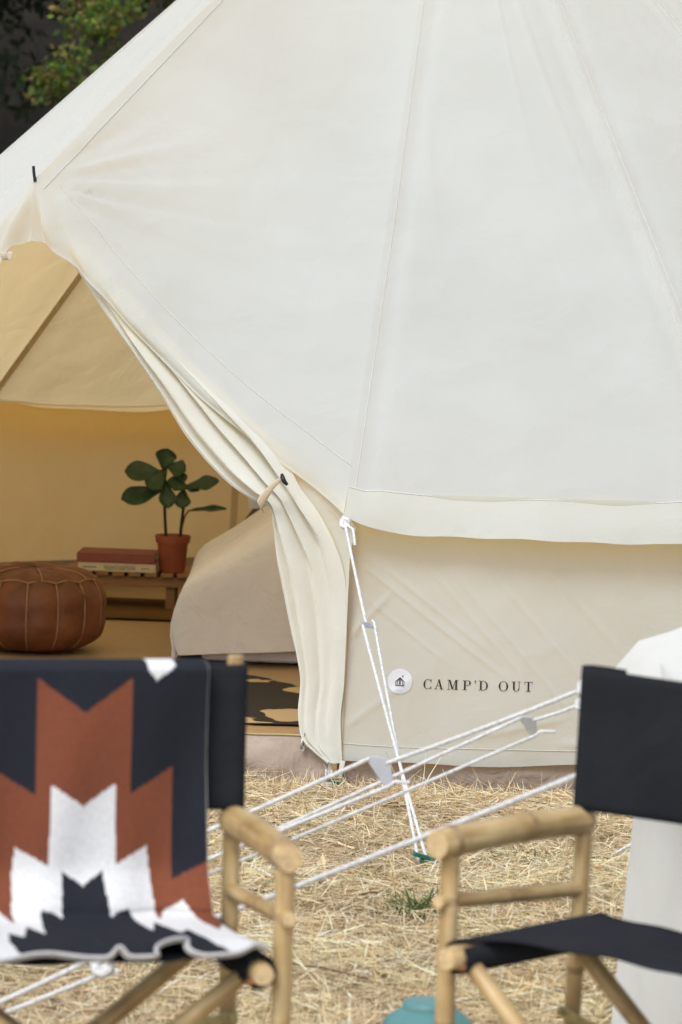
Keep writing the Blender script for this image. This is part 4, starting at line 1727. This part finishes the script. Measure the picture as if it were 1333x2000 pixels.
def bed():
    e = empty('daybed', (0.17, 13.1, 0.008))
    tag(e, 'low bed under a rumpled beige linen cover behind the door flap', 'bed')
    W = Wob(95, 4, 3.2)
    W2 = Wob(96, 3, 12)
    mb = MB()
    P = []
    hx, hy = 0.685, 0.62
    n, m = 90, 90
    for i in range(n + 1):
        row = []
        for j in range(m + 1):
            u, v = lerp(-1.16, 1.16, j / m), lerp(-1.12, 1.12, i / n)
            x = max(-1, min(1, u))
            y = max(-1, min(1, v))
            out = max(abs(u) - 1, abs(v) - 1, 0) / 0.14
            # a heaped cover: low at the left edge, rising to the right
            top = 0.285 + 0.215 * smoothstep(-1.05, -0.35, x) + 0.02 * W(x * 0.8, y * 0.8)
            rim = min(1 - abs(x), 1 - abs(y))
            top -= 0.05 * math.exp(-rim / 0.05)
            z = top
            X, Y = x * hx, y * hy
            if out > 0:
                d = min(1, out)
                z = lerp(top, 0.004, d ** 0.9)
                X += math.copysign(0.028 * math.sin(math.pi * d) - 0.012 * d, x) if abs(u) > 1 else 0
                Y += math.copysign(0.02 * d, y) if abs(v) > 1 else 0
                fl = 0.012 * math.sin(7 * (u if abs(v) > 1 else v) * 2.2 + 1) * d + 0.006 * W2(u * 0.7, v * 0.7) * d
                if abs(v) > 1:
                    Y += fl
                else:
                    X += fl
            z += 0.006 * W2(u * 0.45, v * 0.45) * (1 - min(1, out))
            row.append((X, Y, max(0.003, z)))
        P.append(row)
    mb.grid(P)
    mb.build('cover', LINEN, e)
    mb = MB()
    mb.box((0, 0, 0.10), (1.24, 1.16, 0.18))
    mb.build('mattress', LINEN, e, smooth=False, bevel=0.03)
    # arched cane headboard
    mb = MB()
    pts = []
    for i in range(30):
        a = lerp(math.pi, 0, i / 29)
        pts.append((0.12 + 0.66 * math.cos(a), 0.66, 0.25 + 0.36 * math.sin(a)))
    pts = [(-0.54, 0.66, 0.0)] + pts + [(0.78, 0.66, 0.0)]
    mb.tube(pts, 0.011, 8)
    mb.build('headboard_hoop', CANE, e)


bed()


def pillow():
    o = empty('pillow', (-0.06, 13.62, 0.43))
    tag(o, 'pale blue pillow propped behind the beige bed cover', 'pillow')
    mb = MB()
    P = []
    n = 24
    for s in (1, -1):
        P = []
        for i in range(n + 1):
            row = []
            for j in range(n + 1):
                u, v = i / n * 2 - 1, j / n * 2 - 1
                th = 0.075 * ((1 - u ** 4) * (1 - v ** 4)) ** 0.5 * (1 + 0.05 * math.sin(9 * u + 4 * v))
                k = 1 - 0.06 * (1 - (1 - u * u) * (1 - v * v)) * (abs(u * v) ** 0.3 < 0.5)
                row.append((u * 0.27 * k, s * th, 0.02 + 0.17 + v * 0.19 * k))
            P.append(row)
        mb.grid(P if s > 0 else [r[::-1] for r in P])
    mb.build('pillow_case', PILLOW, o)
    o.rotation_euler = (R_(-18), 0, R_(5))


pillow()


def floor_pieces():
    mb = MB()
    W = Wob(97, 4, 3.0)
    pts = []
    n = 90
    for i in range(n):
        a = 2 * math.pi * i / n
        r = 0.9 + 0.16 * W(math.cos(a) * 1.2, math.sin(a) * 1.2) + 0.12 * math.cos(4 * a + 0.6)
        pts.append((1.05 * r * math.cos(a), 0.62 * r * math.sin(a), 0.0))
    V = [(0, 0, 0.004)] + [(x * 0.6, y * 0.6, 0.005) for x, y, z in pts] + pts
    F = [(0, 1 + i, 1 + (i + 1) % n) for i in range(n)] + [(1 + i, 1 + n + i, 1 + n + (i + 1) % n, 1 + (i + 1) % n) for i in range(n)]
    mb.add(V, F)
    o = mb.build('cowhide_rug', HIDE)
    o.location = (-0.72, 11.70, 0.013)
    o.rotation_euler = (0, 0, -0.3)
    tag(o, 'black and tan cowhide rug inside the doorway', 'rug')
    mb = MB()
    W = Wob(98, 3, 4)
    P = [[(lerp(-0.75, 0.65, i / 40), lerp(-0.32, 0.34, j / 14), 0.004 + 0.0025 * W(i * 0.05, j * 0.1)) for i in range(41)] for j in range(15)]
    mb.grid(P)
    o = mb.build('floor_rug', BROWNRUG, solid=0.004)
    o.location = (-0.62, 13.98, 0.010)
    tag(o, 'dark brown rug lying under the slatted bench', 'rug')


floor_pieces()


# ------------------------------------------------------------------ dry grass
def in_tent(x, y):
    a = (x - TC.x) ** 2 + (y - TC.y) ** 2 < 2.54 ** 2
    d = (x - DC0.x) * DN.x + (y - DC0.y) * DN.y
    a &= ~((d > 0.05) & ((x - DC0.x) * DT.x + (y - DC0.y) * DT.y > 0))
    b = (x - 3.0) ** 2 + (y - 7.1) ** 2 < 2.47 ** 2
    return a | b


PAL = 1.32 * np.array([(0.64, 0.50, 0.30), (0.55, 0.42, 0.24), (0.72, 0.60, 0.40), (0.45, 0.33, 0.18), (0.66, 0.54, 0.35), (0.80, 0.71, 0.53), (0.24, 0.17, 0.10), (0.42, 0.38, 0.20)])
PW = np.array([0.22, 0.17, 0.18, 0.12, 0.16, 0.08, 0.05, 0.02])


def straw(name, n, x0, x1, y0, y1, lmin, lmax, w, seed, dens=None, lie=0.8, zmax=0.03):
    g = np.random.default_rng(seed)
    x = g.uniform(x0, x1, n)
    y = g.uniform(y0, y1, n)
    keep = ~in_tent(x, y)
    patch = 0.5 + 0.5 * np.sin(x * 5.1 + 2 * np.sin(y * 3.3)) * np.sin(y * 4.3 + 1.7 * np.sin(x * 2.9))
    keep &= g.uniform(0, 1, n) < 0.55 + 0.6 * patch
    near = ((x - TC.x) ** 2 + (y - TC.y) ** 2 < 2.64 ** 2)
    keep &= ~near | (g.uniform(0, 1, n) < 0.35)
    x, y, patch = x[keep], y[keep], patch[keep]
    n = len(x)
    L = g.uniform(lmin, lmax, n) * g.uniform(0.6, 1.2, n)
    a = g.uniform(0, 2 * np.pi, n) + 0.6 * np.sin(x * 2.1) * np.cos(y * 1.7)
    up = np.abs(g.normal(0.10, 0.22, n)) * lie
    stand = g.uniform(0, 1, n) < 0.09
    up = np.where(stand, g.uniform(0.5, 1.4, n), up)
    dx, dy, dz = np.cos(a) * np.cos(up), np.sin(a) * np.cos(up), np.sin(up)
    z = np.where(stand, -0.01, g.uniform(-0.012, zmax, n) ** 1.0) + 0.012 * patch
    wv = g.uniform(0.6, 1.3, n) * w
    px, py = -np.sin(a) * wv, np.cos(a) * wv
    tw = g.uniform(-0.7, 0.7, n) * wv
    V = np.zeros((n, 6, 3))
    bend = g.uniform(-0.22, 0.22, n) * L
    drop = -g.uniform(0.0, 0.25, n) * L * np.where(stand, 0.6, 0.5)
    for k, f in enumerate((0.0, 0.5, 1.0)):
        bx = x + dx * L * f - np.sin(a) * bend * f * f
        by = y + dy * L * f + np.cos(a) * bend * f * f
        bz = np.maximum(z + dz * L * f + drop * f * f, -0.012)
        ws = 1.0 if f < 1 else 0.35
        V[:, 2 * k, 0], V[:, 2 * k, 1], V[:, 2 * k, 2] = bx + px * ws, by + py * ws, bz + tw * ws
        V[:, 2 * k + 1, 0], V[:, 2 * k + 1, 1], V[:, 2 * k + 1, 2] = bx - px * ws, by - py * ws, bz - tw * ws
    b = np.arange(n)[:, None] * 6
    F = np.concatenate([b + np.array([0, 1, 3, 2]), b + np.array([2, 3, 5, 4])], 0)
    ci = g.choice(len(PAL), n, p=PW)
    C = PAL[ci] * g.uniform(0.75, 1.2, n)[:, None] * (0.8 + 0.3 * patch)[:, None]
    C = np.repeat(C[:, None, :], 6, 1).reshape(-1, 3).clip(0, 0.85)
    o = np_mesh(name, V.reshape(-1, 3), F, STRAW, C)
    return o


tag(straw('dry_grass', 330000, -1.7, 1.75, 5.5, 10.6, 0.025, 0.105, 0.00095, 1), 'trampled dry straw-coloured grass round the tent', 'grass', kind='stuff')
tag(straw('dry_grass', 70000, -6.0, 6.0, 2.0, 17.0, 0.05, 0.16, 0.0020, 2), 'dry straw-coloured grass farther out', 'grass', kind='stuff')


def fringe():
    """taller dry blades against the foot of the tent"""
    g = np.random.default_rng(5)
    n = 3000
    k = g.uniform(0, 1, n)
    az = R_(1) * (AZ0 + g.uniform(-3, 48, n))
    r = 2.51 + np.abs(g.normal(0, 0.08, n)) + 0.012
    x, y = TC.x + r * np.sin(az), TC.y - r * np.cos(az)
    m = n // 3
    s = g.uniform(0.0, 1.5, m)
    o = 0.05 + np.abs(g.normal(0, 0.06, m))
    x[:m] = DC0.x + DT.x * s + DN.x * o
    y[:m] = DC0.y + DT.y * s + DN.y * o
    L = g.uniform(0.02, 0.065, n) * g.uniform(0.5, 1.25, n)
    a = g.uniform(0, 2 * np.pi, n)
    up = g.uniform(0.5, 1.5, n)
    dx, dy, dz = np.cos(a) * np.cos(up), np.sin(a) * np.cos(up), np.sin(up)
    w = g.uniform(0.0007, 0.0014, n)
    fa = g.uniform(-0.6, 0.6, n)
    V = np.zeros((n, 6, 3))
    cur = g.uniform(-0.3, 0.3, n)
    for q, f in enumerate((0, 0.55, 1.0)):
        ws = (1, 0.9, 0.2)[q]
        bx, by, bz = x + dx * L * f + cur * L * f * f, y + dy * L * f, -0.012 + dz * L * f - 0.15 * np.abs(cur) * L * f * f
        V[:, 2 * q] = np.stack([bx + w * ws * np.cos(fa), by + w * ws * np.sin(fa), bz], -1)
        V[:, 2 * q + 1] = np.stack([bx - w * ws * np.cos(fa), by - w * ws * np.sin(fa), bz], -1)
    b = np.arange(n)[:, None] * 6
    F = np.concatenate([b + np.array([0, 1, 3, 2]), b + np.array([2, 3, 5, 4])], 0)
    C = PAL[g.choice(len(PAL), n, p=PW)] * g.uniform(0.75, 1.15, n)[:, None]
    C = np.repeat(C[:, None], 6, 1).reshape(-1, 3)
    tag(np_mesh('dry_grass_fringe', V.reshape(-1, 3), F, STRAW, C), 'upright dry grass blades along the foot of the tent', 'grass', kind='stuff')


fringe()


def green_grass():
    g = np.random.default_rng(9)
    Vs, Fs, Cs = [], [], []
    base = 0
    tufts = [(0.178, 8.37, 60, 0.05, 0.10), (0.225, 8.42, 45, 0.05, 0.085), (0.275, 8.36, 25, 0.04, 0.06), (0.10, 8.85, 22, 0.10, 0.045), (0.19, 8.72, 18, 0.06, 0.05), (0.43, 9.02, 45, 0.08, 0.075), (0.50, 9.10, 30, 0.07, 0.07),
             (0.36, 8.95, 20, 0.06, 0.06), (0.40, 7.95, 8, 0.05, 0.07), (0.02, 8.60, 12, 0.08, 0.04), (0.12, 8.12, 14, 0.06, 0.04), (0.30, 7.65, 22, 0.08, 0.035), (-0.10, 8.25, 10, 0.1, 0.04), (0.34, 7.98, 26, 0.05, 0.045),
             (0.6, 8.5, 14, 0.1, 0.05), (-0.5, 8.9, 20, 0.15, 0.05), (-0.9, 8.3, 25, 0.15, 0.06), (0.33, 8.30, 20, 0.04, 0.05)]
    for tx, ty, n, spread, L0 in tufts:
        for _ in range(n):
            x, y = tx + g.normal(0, spread * 0.45), ty + g.normal(0, spread * 0.5)
            L = L0 * g.uniform(0.5, 1.25)
            a = g.uniform(0, 6.283)
            up = g.uniform(0.7, 1.45)
            w = g.uniform(0.0012, 0.0028)
            dx, dy, dz = math.cos(a) * math.cos(up), math.sin(a) * math.cos(up), math.sin(up)
            fa = g.uniform(-0.6, 0.6)
            v = []
            for f, ws in ((0, 0.7), (0.4, 1), (0.75, 0.7), (1, 0.1)):
                bx, by, bz = x + dx * L * f * (1 + f * 0.5), y + dy * L * f * (1 + 0.5 * f), dz * L * f - 0.25 * L * f * f - 0.005
                v += [(bx + w * ws * math.cos(fa), by + w * ws * math.sin(fa), bz), (bx - w * ws * math.cos(fa), by - w * ws * math.sin(fa), bz)]
            Vs.append(v)
            Fs += [(base, base + 1, base + 3, base + 2), (base + 2, base + 3, base + 5, base + 4), (base + 4, base + 5, base + 7, base + 6)]
            c = np.array((0.10, 0.17, 0.045)) * g.uniform(0.6, 1.3)
            if g.uniform() < 0.25:
                c = np.array((0.28, 0.26, 0.10)) * g.uniform(0.8, 1.2)
            Cs += [c] * 8
            base += 8
    tag(np_mesh('green_grass', np.array(Vs).reshape(-1, 3), np.array(Fs), FOLIAGE, np.array(Cs)), 'small green grass tufts growing through the straw', 'grass', kind='stuff')


green_grass()


def twigs():
    """scattered pale chips and dark stalks lying on the straw"""
    g = np.random.default_rng(12)
    mb = MB()
    for _ in range(170):
        x, y = g.uniform(-1.2, 1.0), g.uniform(6.8, 10.0)
        if (x - 3) ** 2 + (y - 7.1) ** 2 < 2.55 ** 2:
            continue
        L = g.uniform(0.04, 0.22)
        a = g.uniform(0, 3.14)
        c = Vector((x, y, g.uniform(0.012, 0.035)))
        d = Vector((math.cos(a), math.sin(a), g.uniform(-0.1, 0.12)))
        mb.tube([c, c + d * L * 0.5 + Vector((0, 0, 0.004)), c + d * L], g.uniform(0.0010, 0.0024), 5, True, int(g.uniform() < 0.4))
    o = mb.build('loose_stalks', [plain('pale_stalk', (0.66, 0.55, 0.36), 0.8), plain('dark_stalk', (0.14, 0.09, 0.05), 0.9)])
    tag(o, 'loose stalks and twigs scattered on the dry grass', 'straw', kind='stuff')


twigs()


# ------------------------------------------------------------------ trees behind
def leaf_cloud(name, clumps, n, size, palette, parent, seed, droop=0.3):
    g = np.random.default_rng(seed)
    cl = np.array([c[:3] for c in clumps])
    rad = np.array([c[3] for c in clumps])
    wt = rad ** 2 / np.sum(rad ** 2)
    ci = g.choice(len(clumps), n, p=wt)
    d = g.normal(0, 1, (n, 3))
    d /= np.linalg.norm(d, axis=1)[:, None]
    rr = rad[ci] * g.uniform(0, 1, n) ** 0.45
    c = cl[ci] + d * rr[:, None] * np.array([1, 1, 0.8])
    ax = g.normal(0, 1, (n, 3))
    ax[:, 2] -= droop
    ax /= np.linalg.norm(ax, axis=1)[:, None]
    nr = g.normal(0, 1, (n, 3))
    nr[:, 2] += 0.6
    sd = np.cross(ax, nr)
    sd /= np.linalg.norm(sd, axis=1)[:, None]
    L = size * g.uniform(0.6, 1.3, n)[:, None]
    V = np.stack([c - ax * L * 0.5, c + sd * L * 0.28 - ax * L * 0.02, c + ax * L * 0.5, c - sd * L * 0.28 - ax * L * 0.02], 1)
    F = np.arange(n * 4).reshape(n, 4)
    pal = np.array(palette)
    C = pal[g.integers(0, len(pal), n)] * g.uniform(0.65, 1.3, n)[:, None]
    C = np.repeat(C[:, None], 4, 1).reshape(-1, 3)
    return np_mesh(name, V.reshape(-1, 3), F, FOLIAGE, C, parent)


def tree(label, loc, h, trunk_r, clumps, n, size, pal, seed, limbs=7):
    e = empty('tree', loc)
    tag(e, label, 'tree', 'trees behind the tent')
    q = random.Random(seed)
    mb = MB()
    pts = interp_pts([(0, 0, -0.3), (q.uniform(-.1, .1), q.uniform(-.1, .1), h * 0.3), (q.uniform(-.25, .25), 0, h * 0.6), (q.uniform(-.3, .3), 0, h * 0.95)], 16)
    mb.tube(pts, [lerp(trunk_r * 1.15, trunk_r * 0.3, i / 15) for i in range(16)], 10)
    for k in range(limbs):
        c = clumps[k % len(clumps)]
        s = pts[q.randint(4, 12)]
        m = s.lerp(Vector(c[:3]), 0.5) + Vector((0, 0, 0.15))
        mb.tube(interp_pts([s, m, c[:3]], 8), [lerp(trunk_r * 0.35, trunk_r * 0.06, i / 7) for i in range(8)], 7)
    mb.build('trunk', BARK, e)
    leaf_cloud('crown', clumps, n, size, pal, e, seed)
    return e


q = random.Random(21)
# young broadleaf tree whose lit sprays hang beside the roof edge
cl = []
for _ in range(60):
    cl.append((q.uniform(-0.95, 1.6), q.uniform(-0.6, 0.6), q.uniform(0.75, 4.2), q.uniform(0.10, 0.26)))
for _ in range(55):
    cl.append((q.uniform(-0.92, 0.5), q.uniform(-0.5, 0.4), q.uniform(1.95, 3.3), q.uniform(0.08, 0.20)))
cl = [c for c in cl if not (c[0] < -0.75 and c[2] < 2.0 and q.random() < 0.5)]
tree('light green broadleaf tree with yellowing sprays showing above the tent roof edge', (-0.78, 21.5, 0), 3.6, 0.06, cl, 22000, 0.05,
     [(0.12, 0.19, 0.028), (0.16, 0.225, 0.035), (0.075, 0.14, 0.025), (0.21, 0.21, 0.045), (0.06, 0.11, 0.025), (0.24, 0.175, 0.065)], 5, 14)
DK = [(0.018, 0.030, 0.014), (0.025, 0.040, 0.018), (0.014, 0.022, 0.012), (0.030, 0.040, 0.022)]


def dark_clumps(seed, n, rx, z0, z1):
    q = random.Random(seed)
    out = []
    for _ in range(n):
        z = q.uniform(z0, z1)
        k = 1 - 0.5 * (z - z0) / (z1 - z0)
        a, r = q.uniform(0, 6.28), rx * k * q.uniform(0.1, 1) ** 0.5
        out.append((r * math.cos(a), r * math.sin(a), z, q.uniform(0.35, 0.8)))
    return out


tree('tall dark tree with a bare trunk in the shade at the top left', (-2.35, 23.6, 0), 8.5, 0.15, dark_clumps(2, 60, 2.2, 2.7, 8.5), 30000, 0.085, DK, 12)
tree('dark evergreen tree directly behind the light green tree', (-0.6, 24.6, 0), 9.0, 0.17, dark_clumps(3, 70, 2.4, 2.0, 9.0), 32000, 0.085, DK, 13)
tree('dark evergreen tree farthest left behind the tent', (-4.6, 24.2, 0), 8.0, 0.15, dark_clumps(4, 60, 2.3, 1.6, 8.0), 18000, 0.13, DK, 14)
